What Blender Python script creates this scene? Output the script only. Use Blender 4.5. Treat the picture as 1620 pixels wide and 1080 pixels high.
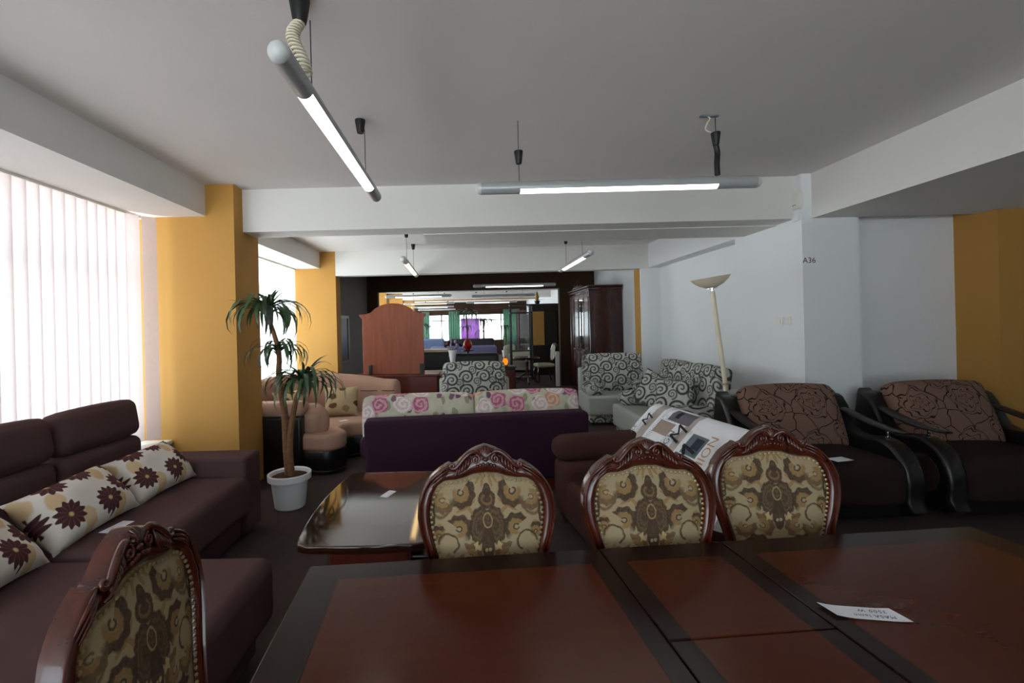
import bpy, bmesh, math, random
from mathutils import Vector, Matrix, Euler
R = math.radians
rnd = random.Random(7)
scene = bpy.context.scene
COL = scene.collection
for o in list(bpy.data.objects): bpy.data.objects.remove(o)

# ------------------------------------------------------------------ camera
cam_d = bpy.data.cameras.new('camera')
cam_d.sensor_width = 36.0
cam_d.lens = 726 / 1620 * 36
cam_d.shift_x = 72 / 1620
cam_d.shift_y = -22 / 1620
cam_d.clip_start = 0.02
cam_d.clip_end = 200
cam = bpy.data.objects.new('camera', cam_d)
COL.objects.link(cam)
cam.matrix_world = Matrix.Translation((0, 0, 1.5)) @ Matrix.Rotation(0.0245, 4, 'Y') @ Matrix.Rotation(R(90), 4, 'X')
scene.camera = cam

# ------------------------------------------------------------------ sky and exposure
SKY = 5.2
world = bpy.data.worlds.new('sky')
scene.world = world
world.use_nodes = True
wn = world.node_tree
wn.nodes.clear()
w_out = wn.nodes.new('ShaderNodeOutputWorld')
w_bg = wn.nodes.new('ShaderNodeBackground')
w_tc = wn.nodes.new('ShaderNodeTexCoord')
w_sep = wn.nodes.new('ShaderNodeSeparateXYZ')
w_ramp = wn.nodes.new('ShaderNodeValToRGB')
w_ramp.color_ramp.elements[0].position = 0.46
w_ramp.color_ramp.elements[0].color = (1.62, 1.68, 1.77, 1)
w_ramp.color_ramp.elements[1].position = 0.54
w_ramp.color_ramp.elements[1].color = (.80, .92, 1.02, 1)
w_map = wn.nodes.new('ShaderNodeMapRange')
w_map.inputs['From Min'].default_value = -1
wn.links.new(w_tc.outputs['Generated'], w_sep.inputs[0])
wn.links.new(w_sep.outputs['Z'], w_map.inputs['Value'])
wn.links.new(w_map.outputs[0], w_ramp.inputs[0])
wn.links.new(w_ramp.outputs[0], w_bg.inputs['Color'])
w_bg.inputs['Strength'].default_value = SKY
wn.links.new(w_bg.outputs[0], w_out.inputs[0])
vs = scene.view_settings
vs.view_transform = 'Standard'
vs.look = 'None'
vs.gamma = 1.0
vs.use_curve_mapping = False
vs.exposure = 0.1

# ------------------------------------------------------------------ node expressions
def lin(c):
    def f(v):
        v /= 255.0
        return v / 12.92 if v <= .04045 else ((v + .055) / 1.055) ** 2.4
    return (f(c[0]), f(c[1]), f(c[2]), 1.0)

class E:
    """a float socket with operators that add math nodes"""
    def __init__(s, t, k): s.t, s.k = t, k
    def _m(s, op, *a):
        n = s.t.nodes.new('ShaderNodeMath'); n.operation = op
        for i, v in enumerate((s,) + a):
            if isinstance(v, E): s.t.links.new(v.k, n.inputs[i])
            else: n.inputs[i].default_value = v
        return E(s.t, n.outputs[0])
    def __add__(s, o): return s._m('ADD', o)
    __radd__ = __add__
    def __mul__(s, o): return s._m('MULTIPLY', o)
    __rmul__ = __mul__
    def __sub__(s, o): return s._m('SUBTRACT', o)
    def __rsub__(s, o): return (s * -1) + o
    def __truediv__(s, o): return s._m('DIVIDE', o)
    def abs(s): return s._m('ABSOLUTE')
    def sqrt(s): return s._m('SQRT')
    def sin(s): return s._m('SINE')
    def cos(s): return s._m('COSINE')
    def fract(s): return s._m('FRACT')
    def floor(s): return s._m('FLOOR')
    def atan2(s, o): return s._m('ARCTAN2', o)
    def min(s, o): return s._m('MINIMUM', o)
    def max(s, o): return s._m('MAXIMUM', o)
    def below(s, v, soft):            # 1 where s < v
        n = s.t.nodes.new('ShaderNodeMapRange')
        s.t.links.new(s.k, n.inputs[0])
        n.inputs[1].default_value = v - soft; n.inputs[2].default_value = v + soft
        n.inputs[3].default_value = 1; n.inputs[4].default_value = 0
        return E(s.t, n.outputs[0])

class Mat:
    def __init__(s, name, rough=.6, spec=.4, metal=0.0):
        s.m = bpy.data.materials.new(name); s.m.use_nodes = True
        s.t = s.m.node_tree
        s.p = s.t.nodes['Principled BSDF']
        s.p.inputs['Roughness'].default_value = rough
        s.p.inputs['Specular IOR Level'].default_value = spec
        s.p.inputs['Metallic'].default_value = metal
        s._xyz = None
    def coords(s):
        if s._xyz is None:
            tc = s.t.nodes.new('ShaderNodeTexCoord'); sp = s.t.nodes.new('ShaderNodeSeparateXYZ')
            s.t.links.new(tc.outputs['Object'], sp.inputs[0])
            s._tc = tc
            s._xyz = tuple(E(s.t, sp.outputs[i]) for i in range(3))
        return s._xyz
    def vec(s, x, y, z=0.0):
        n = s.t.nodes.new('ShaderNodeCombineXYZ')
        for i, v in enumerate((x, y, z)):
            if isinstance(v, E): s.t.links.new(v.k, n.inputs[i])
            else: n.inputs[i].default_value = v
        return n.outputs[0]
    def noise(s, scale, detail=3, rough=.5, vec=None, stretch=None):
        n = s.t.nodes.new('ShaderNodeTexNoise')
        n.inputs['Scale'].default_value = scale; n.inputs['Detail'].default_value = detail
        n.inputs['Roughness'].default_value = rough
        x, y, z = s.coords()
        if stretch: vec = s.vec(x * stretch[0], y * stretch[1], z * stretch[2])
        s.t.links.new(vec if vec is not None else s._tc.outputs['Object'], n.inputs['Vector'])
        return E(s.t, n.outputs[0])
    def cells(s, x, y, scale, randomness):
        """2D voronoi: offset from the cell's own centre, random value"""
        n = s.t.nodes.new('ShaderNodeTexVoronoi'); n.voronoi_dimensions = '2D'
        n.inputs['Scale'].default_value = scale; n.inputs['Randomness'].default_value = randomness
        s.t.links.new(s.vec(x, y), n.inputs['Vector'])
        sp = s.t.nodes.new('ShaderNodeSeparateXYZ'); s.t.links.new(n.outputs['Position'], sp.inputs[0])
        sc = s.t.nodes.new('ShaderNodeSeparateColor'); s.t.links.new(n.outputs['Color'], sc.inputs[0])
        return (x - E(s.t, sp.outputs[0])) * scale, (y - E(s.t, sp.outputs[1])) * scale, E(s.t, sc.outputs[0]), E(s.t, sc.outputs[1])
    def edges(s, x, y, scale, randomness):
        n = s.t.nodes.new('ShaderNodeTexVoronoi'); n.voronoi_dimensions = '2D'; n.feature = 'DISTANCE_TO_EDGE'
        n.inputs['Scale'].default_value = scale; n.inputs['Randomness'].default_value = randomness
        s.t.links.new(s.vec(x, y), n.inputs['Vector'])
        return E(s.t, n.outputs['Distance'])
    def rgb(s, c):
        n = s.t.nodes.new('ShaderNodeRGB'); n.outputs[0].default_value = lin(c); return n.outputs[0]
    def mix(s, fac, a, b):
        n = s.t.nodes.new('ShaderNodeMix'); n.data_type = 'RGBA'
        if isinstance(fac, E): s.t.links.new(fac.k, n.inputs[0])
        else: n.inputs[0].default_value = fac
        for i, c in ((6, a), (7, b)):
            if isinstance(c, tuple): n.inputs[i].default_value = lin(c)
            else: s.t.links.new(c, n.inputs[i])
        return n.outputs[2]
    def color(s, c):
        if isinstance(c, tuple): s.p.inputs['Base Color'].default_value = lin(c)
        else: s.t.links.new(c, s.p.inputs['Base Color'])
        return s
    def bump(s, h, strength=.3, dist=.01):
        n = s.t.nodes.new('ShaderNodeBump'); n.inputs['Strength'].default_value = strength
        n.inputs['Distance'].default_value = dist
        s.t.links.new(h.k, n.inputs['Height']); s.t.links.new(n.outputs[0], s.p.inputs['Normal'])
        return s

def plain(name, c, rough=.6, spec=.4, metal=0, var=.12, scale=6, bump=0, bscale=300):
    m = Mat(name, rough, spec, metal)
    m.coords()
    d = tuple(v * (1 - var) for v in c); l = tuple(min(255, v * (1 + var)) for v in c)
    m.color(m.mix(m.noise(scale, 4), d, l))
    if bump: m.bump(m.noise(bscale, 2), bump, .004)
    return m.m

def fabric(name, c, var=.15, weave=420, rough=.9, sheen=0.0):
    m = Mat(name, rough, .15)
    x, y, z = m.coords()
    n = m.noise(weave, 2, .7)
    big = m.noise(3, 3)
    d = tuple(v * (1 - var) for v in c); l = tuple(min(255, v * (1 + var)) for v in c)
    m.color(m.mix(n * .6 + big * .4, d, l))
    m.bump(n, .35, .003)
    if sheen:
        m.p.inputs['Sheen Weight'].default_value = sheen
        m.p.inputs['Sheen Tint'].default_value = lin(tuple(min(255, v * 1.6) for v in c))
    return m.m

def wood(name, c1, c2, rough=.25, axis=0, scale=9, coat=0.0, spec=.5):
    m = Mat(name, rough, spec)
    x, y, z = m.coords()
    st = [9, 9, 9]; st[axis] = .8
    n = m.noise(scale / 3, 5, .62, stretch=st)
    f = m.noise(scale * 6, 3, .7, stretch=st)
    g = (n - .5) * 1.8 + .5 + (f - .5) * .5
    m.color(m.mix(g.min(1.0).max(0.0), c1, c2))
    if coat:
        m.p.inputs['Coat Weight'].default_value = coat
        m.p.inputs['Coat Roughness'].default_value = .06
    return m.m

def paint(name, c, rough=.75, var=.03):
    m = Mat(name, rough, .25)
    m.coords()
    n = m.noise(1.3, 4)
    f = m.noise(90, 3)
    d = tuple(v * (1 - var) for v in c); l = tuple(min(255, v * (1 + var)) for v in c)
    m.color(m.mix(n, d, l)).bump(f, .12, .004)
    return m.m

def spiral(px, py, r0, w, soft):
    r = (px * px + py * py).sqrt()
    th = py.atan2(px) / (2 * math.pi) + .5
    a = (r - (th * .5 + .5) * r0).abs().below(w, soft)
    b = (r - th * .5 * r0).abs().below(w * .8, soft)
    return a.max(b * .9)

def swirl_fabric():
    m = Mat('swirl_fabric', .85, .2)
    x, y, z = m.coords()
    a, b = x + y * .55, z + y * .45
    wv = m.noise(5, 1)
    px, py, c, c2 = m.cells(a, b, 5.0, .42)
    ring = spiral(px, py, .50, .062, .02)
    qx, qy, d, d2 = m.cells(a + .10, b + .07, 5.0, .42)
    ring2 = spiral(qy, qx, .30, .046, .018)
    fine = m.noise(260, 2)
    base = m.mix(m.noise(24, 3), (168, 168, 160), (204, 203, 195))
    k = ring.max(ring2 * .85) * (fine * .5 + .65)
    m.color(m.mix(k.min(1.0), base, (26, 27, 30))).bump(fine, .3, .003)
    return m.m

def daisy_fabric():
    m = Mat('daisy_print', .9, .15)
    x, y, z = m.coords()
    px, py, c, c2 = m.cells(x, y, 5.5, .5)
    r = (px * px + py * py).sqrt(); th = py.atan2(px)
    pet = (r - (th * 12).cos() * .045).below(.36, .012) * c.below(.90, .004)
    petline = ((th * 12).cos()).below(-.72, .15) * .5
    core = r.below(.06, .02)
    qx, qy, d, d2 = m.cells(x + .11, y + .05, 6.5, .8)
    gold = ((qx * qx * .5 + qy * qy * 1.2).sqrt() + (m.noise(14, 2) - .5) * .2).below(.26, .03) * d.below(.7, .02)
    col = m.mix(m.noise(6, 2), (205, 196, 186), (228, 220, 210))
    col = m.mix(gold * .75, col, (196, 160, 104))
    brown = m.mix(petline, (78, 46, 48), (120, 84, 80))
    col = m.mix(pet, col, brown)
    col = m.mix(core * c.below(.90, .004), col, (205, 175, 120))
    m.color(col)
    return m.m

def rose_fabric():
    m = Mat('rose_garden_print', .9, .15)
    x, y, z = m.coords()
    a, b = x, z + y * .7
    w1 = m.noise(11, 3)
    a = a + (w1 - .5) * .05
    px, py, c, c2 = m.cells(a, b, 5.3, .6)
    r = (px * px + py * py).sqrt(); th = py.atan2(px)
    fl = (r + (th * 5).cos() * .04).below(.46, .02)
    fold = ((r * 26 + th + (m.noise(40, 2) - .5) * 7).sin() * .5 + .5)
    base = m.mix(m.noise(9, 3), (186, 182, 156), (222, 214, 194))
    gx, gy, e, e2 = m.cells(a + .2, b, 9, .9)
    leaf = (gx * gx * 2.2 + gy * gy * .7).sqrt().below(.34, .05)
    base = m.mix(leaf * e.below(.45, .02) * .65, base, (122, 128, 88))
    base = m.mix(leaf * e2.below(.28, .02) * .8, base, (110, 52, 104))
    pink = m.mix(fold, (178, 96, 122), (224, 170, 178))
    pale = m.mix(fold, (214, 188, 184), (240, 228, 222))
    peach = m.mix(fold, (206, 150, 122), (232, 196, 172))
    flc = m.mix(c.below(.40, .01), pale, pink)
    flc = m.mix(c.below(.14, .01), flc, peach)
    m.color(m.mix(fl * c2.below(.86, .01), base, flc))
    return m.m

def line_rose_fabric():
    m = Mat('rose_outline_print', .9, .15)
    x, y, z = m.coords()
    w1 = m.noise(6, 2); w2 = m.noise(5.3, 2, vec=m.vec(x + 3.1, y + 1.7, z))
    a, b = x + (w1 - .5) * .13, y + (w2 - .5) * .13
    px, py, c, c2 = m.cells(a, b, 3.3, .55)
    r = (px * px + py * py).sqrt(); th = py.atan2(px)
    rr = r + (th * 5 + r * 22).sin() * .035
    rings = ((rr * 9.0 + th / (2 * math.pi)).fract() - .5).abs().below(.075, .03) * r.below(.40, .02)
    rim = (rr - .41).abs().below(.010, .005)
    e1 = m.edges(a + .07, b, 6.5, .95).below(.022, .010) * (1 - r.below(.40, .01))
    k = e1.max(rings).max(rim)
    m.color(m.mix(k, m.mix(m.noise(300, 2), (112, 86, 74), (138, 108, 94)), (24, 18, 18)))
    m.bump(m.noise(300, 2), .3, .003)
    return m.m

def tan_leaf_fabric():
    m = Mat('leaf_print', .9, .15)
    x, y, z = m.coords()
    px, py, c, c2 = m.cells(x, y, 7, .7)
    r = (px * px + py * py * 1.6).sqrt() + (m.noise(20, 2) - .5) * .3
    m.color(m.mix(r.below(.34, .04) * c.below(.6, .01), (176, 158, 124), (96, 66, 44)))
    return m.m

def damask():
    m = Mat('damask', .85, .2)
    x0, y, z0 = m.coords()
    wx = m.noise(45, 3); wz = m.noise(42, 3, vec=m.vec(x0 + 2.2, y, z0 + 5.1))
    x = x0.abs() + (wx - .5) * .012
    z = z0 + (wz - .5) * .012
    def ell(cx, cz, a, b, rot=0.0):
        dx, dz = x - cx, z - cz
        c, s = math.cos(rot), math.sin(rot)
        u, v = (dx * c + dz * s) / a, (dz * c - dx * s) / b
        return (u * u + v * v).sqrt()
    weave = m.noise(900, 2, .6, stretch=(.25, 1, 1))
    mot = m.noise(120, 3, .7)
    base = m.mix(weave, (140, 121, 92), (182, 162, 128))
    gold = (142, 110, 70); dark = (76, 59, 45); mid = (110, 87, 62)
    col = base
    def put(k, c, a=1.0):
        nonlocal col
        col = m.mix((k * (mot * .55 + .68)).min(1.0) * a, col, c)
    def ring(cx, cz, a, b, w, rot, cutx, cutz, cutr, c=dark):
        e = (ell(cx, cz, a, b, rot) - 1).abs().below(w, .07)
        put(e * (1 - ell(cutx, cutz, cutr, cutr).below(1, .05)), c)
    def comma(cx, cz, r, rot, c1=dark, c2=gold):
        """leafy scroll: golden hook inside a serrated dark crescent"""
        dx, dz = x - cx, z - cz
        th = dz.atan2(dx); rr = (dx * dx + dz * dz).sqrt() / r
        ser = (th * 9).sin() * .07
        q = ((th - rot) / (2 * math.pi) + 10).fract()
        put(((rr - .85) + ser).abs().below(.26, .05) * q.below(.55, .04), c1)
        put((rr - .48).abs().below(.16, .05) * q.below(.72, .04), c2)
        put((rr - .22).abs().below(.07, .04) * q.below(.9, .03), c1)
    for a in ((.070, .886, .040, .008, -.55), (.055, .868, .028, .007, .8), (.013, .968, .006, .026, .3), (.028, .972, .005, .022, .6), (.165, .80, .018, .030, 0)):
        put(ell(*a).below(.95, .1), gold, .85)
    comma(.090, .928, .046, 2.2)
    comma(.155, .905, .040, 3.6, mid, gold)
    comma(.098, .812, .042, .6)
    comma(.168, .790, .028, 5.2, dark, gold)
    comma(.062, .722, .040, 1.1, mid, gold)
    comma(.122, .715, .036, 2.8, mid, gold)
    comma(.08, .640, .044, .4)
    comma(.02, .600, .036, 1.4, mid, gold)
    ring(.150, .905, .034, .058, .10, .35, .125, .965, .055, mid)
    ring(.135, .765, .034, .030, .10, .3, .15, .735, .03)
    ring(.190, .86, .007, .030, .6, .0, .2, .80, .02)
    # medallion
    dxm, dzm = x - .026, z - .822
    ang = dzm.atan2(dxm)
    body = ell(.026, .822, .036, .062, .12) + (ang * 14).sin() * .045
    put(body.below(1, .05), dark)
    put((body - .70).abs().below(.05, .04), mid)
    put((body - .42).abs().below(.07, .05), mid, .7)
    head = ell(0, .905, .030, .030)
    put(head.below(1, .05), dark)
    put((head - .55).abs().below(.1, .06), gold, .7)
    put(ell(0, .934, .014, .022).below(1, .06), dark)
    put(ell(0, .765, .022, .058).below(1, .05), dark)
    put((ell(0, .838, .015, .024) - 1).abs().below(.12, .06), (160, 134, 90))
    put(ell(.036, .752, .016, .006, .7).below(1, .1), (186, 162, 118))
    put(ell(.040, .756, .006, .016, .3).below(1, .1), (186, 162, 118))
    put(ell(.006, .742, .005, .005).below(1, .2), (186, 162, 118))
    m.color(col).bump(weave, .3, .002)
    return m.m

def news_print():
    m = Mat('newsprint_fabric', .8, .2)
    x, y, z = m.coords()
    col = m.mix(m.noise(10, 2), (232, 234, 238), (246, 247, 250))
    def rect(cx, cy, hx, hy, c, k=1.0):
        nonlocal col
        d = ((x - cx).abs() / hx).max((y - cy).abs() / hy)
        col = m.mix(d.below(1, .02) * k, col, c)
    for a in ((-.44, .02, .055, .30, (164, 146, 134), .8), (-.24, .11, .085, .055, (168, 148, 138)), (-.30, -.10, .07, .05, (186, 166, 150), .8),
              (-.02, .0, .04, .30, (170, 152, 142), .75), (.15, .07, .075, .075, (104, 116, 124)), (.17, .085, .035, .04, (52, 60, 72)),
              (.46, .07, .11, .12, (112, 108, 114)), (.16, -.12, .05, .04, (120, 112, 130)), (-.15, .23, .12, .05, (110, 106, 112)),
              (.40, .06, .035, .022, (40, 40, 50)), (.49, -.055, .02, .012, (40, 44, 66)), (-.20, .24, .02, .03, (42, 42, 54))):
        rect(*a)
    lines = ((y * 75).fract()).below(.4, .1)
    word = m.noise(90, 1, vec=m.vec(x * 1.6, (y * 75).floor() * .31)).below(.5, .04)
    for cx, cy, hx, hy in ((-.33, .10, .025, .2), (-.52, 0, .03, .2), (-.13, -.10, .045, .16), (.45, -.12, .05, .06), (.03, -.2, .06, .08), (-.24, .19, .06, .02)):
        d = ((x - cx).abs() / hx).max((y - cy).abs() / hy).below(1, .02)
        col = m.mix(d * lines * word * .75, col, (80, 82, 92))
    m.color(col)
    return m.m

def table_veneer(name, hx, hy, bl, br, bn, bf):
    """reddish field with darker crossbanding of given widths (left, right, near, far)"""
    m = Mat(name, .22, .22)
    x, y, z = m.coords()
    d = None
    for e, b in ((x + hx, bl), (hx - x, br), (y + hy, bn), (hy - y, bf)):
        if b > 0:
            q = e / b
            d = q if d is None else d.min(q)
    g = m.noise(5, 5, .6, stretch=(1.2, 6, 1)); f = m.noise(30, 3, .6, stretch=(1, 7, 1))
    fan = m.noise(3.5, 4, .6, stretch=(3.4, 1.0, 1))
    field = m.mix(((g - .5) * .8 + .5 + (f - .5) * .2).min(1.0).max(0.0), (58, 20, 9), (84, 34, 16))
    field = m.mix(fan * .3, field, (92, 40, 20))
    band = m.mix(f, (26, 13, 11), (40, 20, 16))
    col = m.mix(d.below(1.0, .02), field, band)
    col = m.mix((d - 1.04).abs().below(.03, .015), col, (18, 8, 6))
    m.color(col)
    return m.m

def emit(name, c, s):
    m = bpy.data.materials.new(name); m.use_nodes = True
    t = m.node_tree; t.nodes.clear()
    o = t.nodes.new('ShaderNodeOutputMaterial'); e = t.nodes.new('ShaderNodeEmission')
    e.inputs[0].default_value = lin(c); e.inputs[1].default_value = s
    t.links.new(e.outputs[0], o.inputs[0]); return m

def translucent(name, c, k, trans=.0):
    m = bpy.data.materials.new(name); m.use_nodes = True
    t = m.node_tree; t.nodes.clear()
    o = t.nodes.new('ShaderNodeOutputMaterial')
    a = t.nodes.new('ShaderNodeBsdfTranslucent'); b = t.nodes.new('ShaderNodeBsdfDiffuse'); mx = t.nodes.new('ShaderNodeMixShader')
    tc = t.nodes.new('ShaderNodeTexCoord'); n = t.nodes.new('ShaderNodeTexNoise'); n.inputs['Scale'].default_value = 25
    mc = t.nodes.new('ShaderNodeMix'); mc.data_type = 'RGBA'
    mc.inputs[6].default_value = lin(c); mc.inputs[7].default_value = lin(tuple(v * .95 for v in c))
    t.links.new(tc.outputs['Object'], n.inputs[0]); t.links.new(n.outputs[0], mc.inputs[0])
    t.links.new(mc.outputs[2], a.inputs[0]); t.links.new(mc.outputs[2], b.inputs[0])
    mx.inputs[0].default_value = k
    t.links.new(b.outputs[0], mx.inputs[1]); t.links.new(a.outputs[0], mx.inputs[2])
    if trans:
        tr = t.nodes.new('ShaderNodeBsdfTransparent'); m2 = t.nodes.new('ShaderNodeMixShader'); m2.inputs[0].default_value = trans
        t.links.new(mx.outputs[0], m2.inputs[1]); t.links.new(tr.outputs[0], m2.inputs[2]); t.links.new(m2.outputs[0], o.inputs[0])
    else: t.links.new(mx.outputs[0], o.inputs[0])
    return m

def pane_glass():
    m = bpy.data.materials.new('window_glass'); m.use_nodes = True
    t = m.node_tree; t.nodes.clear()
    o = t.nodes.new('ShaderNodeOutputMaterial')
    a = t.nodes.new('ShaderNodeBsdfTransparent'); a.inputs[0].default_value = (.93, .96, .95, 1)
    b = t.nodes.new('ShaderNodeBsdfGlossy'); b.inputs['Roughness'].default_value = .02
    f = t.nodes.new('ShaderNodeLayerWeight'); f.inputs[0].default_value = .5
    pw = t.nodes.new('ShaderNodeMath'); pw.operation = 'POWER'; pw.inputs[1].default_value = 5.0
    ml = t.nodes.new('ShaderNodeMath'); ml.operation = 'MULTIPLY_ADD'; ml.inputs[1].default_value = .7; ml.inputs[2].default_value = .03
    t.links.new(f.outputs['Facing'], pw.inputs[0]); t.links.new(pw.outputs[0], ml.inputs[0])
    mx = t.nodes.new('ShaderNodeMixShader')
    t.links.new(ml.outputs[0], mx.inputs[0]); t.links.new(a.outputs[0], mx.inputs[1]); t.links.new(b.outputs[0], mx.inputs[2])
    t.links.new(mx.outputs[0], o.inputs[0]); return m

def carpet_mat():
    m = Mat('carpet', .95, .1)
    m.coords()
    f = m.noise(220, 3, .7); g = m.noise(2.2, 5, .6); h = m.noise(30, 3)
    m.color(m.mix(f * .5 + g * .35 + h * .25 - .05, (46, 38, 37), (104, 90, 86)))
    m.bump(f, .8, .01)
    return m.m

M = {}
M['ceiling'] = paint('ceiling_paint', (226, 222, 219), .85, .025)
M['white'] = paint('white_wall_paint', (234, 235, 236), .8, .015)
M['trimwhite'] = paint('white_beam_paint', (224, 221, 217), .8, .02)
M['yellow'] = paint('ochre_paint', (186, 138, 70), .7, .04)
M['darkbrown'] = paint('dark_brown_paint', (58, 38, 24), .8, .06)
M['greywall'] = paint('grey_wall_paint', (150, 146, 140), .85, .03)
M['carpet'] = carpet_mat()
M['slat'] = translucent('blind_fabric', (196, 181, 179), .48, .015)
M['slat2'] = translucent('sheer_blind_fabric', (250, 248, 246), .6, .5)
M['glass'] = pane_glass()
M['frame'] = plain('window_frame_white', (225, 225, 222), .4, .4, var=.03)
M['darkframe'] = plain('window_frame_dark', (40, 40, 42), .5, .4, var=.05)
M['brownfab'] = fabric('brown_weave', (82, 60, 60))
M['brownfab2'] = fabric('brown_weave_dark', (68, 44, 40))
M['seatbrown'] = fabric('dark_brown_weave', (46, 34, 31))
M['daisy'] = daisy_fabric()
M['purple'] = fabric('purple_velvet', (50, 28, 44), .2, 300, .8, .35)
M['rose'] = rose_fabric()
M['tan'] = fabric('tan_upholstery', (176, 138, 118), .06, 200, .6)
M['blackleather'] = plain('black_leather', (22, 20, 20), .32, .5, var=.2, bump=.25, bscale=140)
M['swirl'] = swirl_fabric()
M['greyfab'] = fabric('grey_chenille', (180, 182, 174), .12)
M['rline'] = line_rose_fabric()
M['leafprint'] = tan_leaf_fabric()
M['damask'] = damask()
M['news'] = news_print()
M['mahog'] = wood('carved_mahogany', (46, 16, 10), (94, 36, 20), .24, 2, 8, .4)
M['mahogdark'] = wood('dark_mahogany', (38, 12, 12), (66, 24, 20), .25, 2, 8, .3)
M['gloss'] = wood('polished_walnut', (28, 12, 8), (56, 27, 15), .07, 0, 7, .7, .6)
M['orange'] = wood('plywood_back', (112, 50, 24), (148, 74, 40), .5, 2, 7)
M['redwood'] = wood('red_wood', (72, 26, 18), (104, 40, 26), .3, 0, 7)
M['darkwood'] = wood('black_brown_wood', (20, 13, 11), (38, 24, 20), .3, 2, 7)
M['lightwood'] = wood('light_wood_top', (170, 140, 112), (196, 168, 140), .35, 0, 7)
M['chrome'] = plain('chrome', (200, 200, 205), .12, .5, 1.0, var=.02)
M['brass'] = plain('antique_brass', (190, 168, 126), .36, .5, .8, var=.15, scale=60)
M['plastic'] = plain('white_plastic', (226, 224, 216), .4, .4, var=.03)
M['potwhite'] = plain('white_pot_plastic', (226, 226, 226), .35, .45, var=.03)
M['black'] = plain('black_plastic', (22, 22, 23), .45, .4, var=.1)
M['lampgrey'] = plain('grey_lacquer', (168, 170, 170), .35, .5, .2, var=.04)
M['lampend'] = plain('pale_grey_cap', (196, 200, 198), .35, .5, 0, var=.03)
M['tube'] = emit('fluorescent_tube', (250, 255, 246), 5.0)
M['tubewarm'] = emit('warm_fluorescent_tube', (255, 214, 150), 4.0)
M['cream'] = plain('cream_enamel', (226, 214, 188), .4, .4, var=.03)
M['creamfab'] = fabric('cream_fabric', (190, 182, 160))
M['bark'] = plain('palm_bark', (104, 74, 52), .85, .2, var=.35, scale=40, bump=.8, bscale=60)
M['soil'] = plain('soil', (70, 48, 36), .95, .1, var=.3, scale=60, bump=.8, bscale=120)
M['paper'] = plain('white_paper', (232, 234, 238), .7, .3, var=.02)
M['ink'] = plain('dark_ink', (40, 40, 48), .7, .2, var=.05)
M['inkpeach'] = plain('peach_ink', (190, 152, 124), .8, .2, var=.05)
M['inkgrey'] = plain('grey_ink', (120, 122, 130), .8, .2, var=.05)
M['mirror'] = plain('mirror_glass', (215, 220, 220), .03, .5, 1.0, var=.01)
M['redglaze'] = plain('red_glaze', (176, 34, 26), .2, .5, var=.1)
M['flame'] = emit('glowing_salt_lamp', (255, 120, 20), 1.6)
M['bluefab'] = fabric('blue_weave', (120, 134, 170), .35, 40)
M['lilac'] = fabric('lilac_fabric', (150, 146, 190), .1)
M['greencloth'] = translucent('green_curtain', (120, 160, 140), .4)
M['purplecloth'] = translucent('purple_banner', (196, 150, 214), .45)
M['beadcloth'] = fabric('mauve_curtain', (130, 100, 112), .3, 30)
M['wire'] = plain('pale_cord', (206, 198, 176), .5, .3, var=.05)
M['picture'] = plain('dark_painting', (40, 42, 36), .4, .4, var=.6, scale=5)
M['gilt'] = plain('dull_gilt', (120, 110, 84), .4, .5, .5, var=.15)
def leaf_mat(name, c):
    m = Mat(name, .38, .5)
    x, y, z = m.coords()
    m.color(m.mix(m.noise(60, 2, .5, stretch=(.05, 1, 1)), tuple(v * .7 for v in c), c))
    return m.m
M['leaf'] = leaf_mat('leaf_green', (66, 98, 58))
M['leafdk'] = leaf_mat('leaf_dark_green', (36, 58, 38))

# ------------------------------------------------------------------ mesh helpers
class MB:
    def __init__(s): s.v, s.f, s.flat = [], [], set()
    def add(s, vf, mat=None):
        n = len(s.v)
        for p in vf[0]:
            p = Vector(p)
            s.v.append(tuple(mat @ p) if mat is not None else tuple(p))
        if len(vf) > 2: s.flat |= {k + len(s.f) for k in vf[2]}
        s.f += [tuple(i + n for i in f) for f in vf[1]]
        return s
    def mesh(s, name, mat, sharp=38):
        me = bpy.data.meshes.new(name)
        me.from_pydata(s.v, [], s.f)
        b = bmesh.new(); b.from_mesh(me)
        bmesh.ops.recalc_face_normals(b, faces=b.faces)
        b.to_mesh(me); b.free()
        for p in me.polygons: p.use_smooth = True
        me.set_sharp_from_angle(angle=R(sharp))
        for i in s.flat: me.polygons[i].use_smooth = False
        me.materials.append(mat)
        return me

def bm_out(b):
    b.verts.index_update()
    r = ([tuple(v.co) for v in b.verts], [tuple(v.index for v in f.verts) for f in b.faces])
    b.free(); return r

def box(x0, x1, y0, y1, z0, z1):
    v = [(x, y, z) for x in (x0, x1) for y in (y0, y1) for z in (z0, z1)]
    return v, [(0, 1, 3, 2), (4, 6, 7, 5), (0, 4, 5, 1), (2, 3, 7, 6), (0, 2, 6, 4), (1, 5, 7, 3)]

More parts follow.
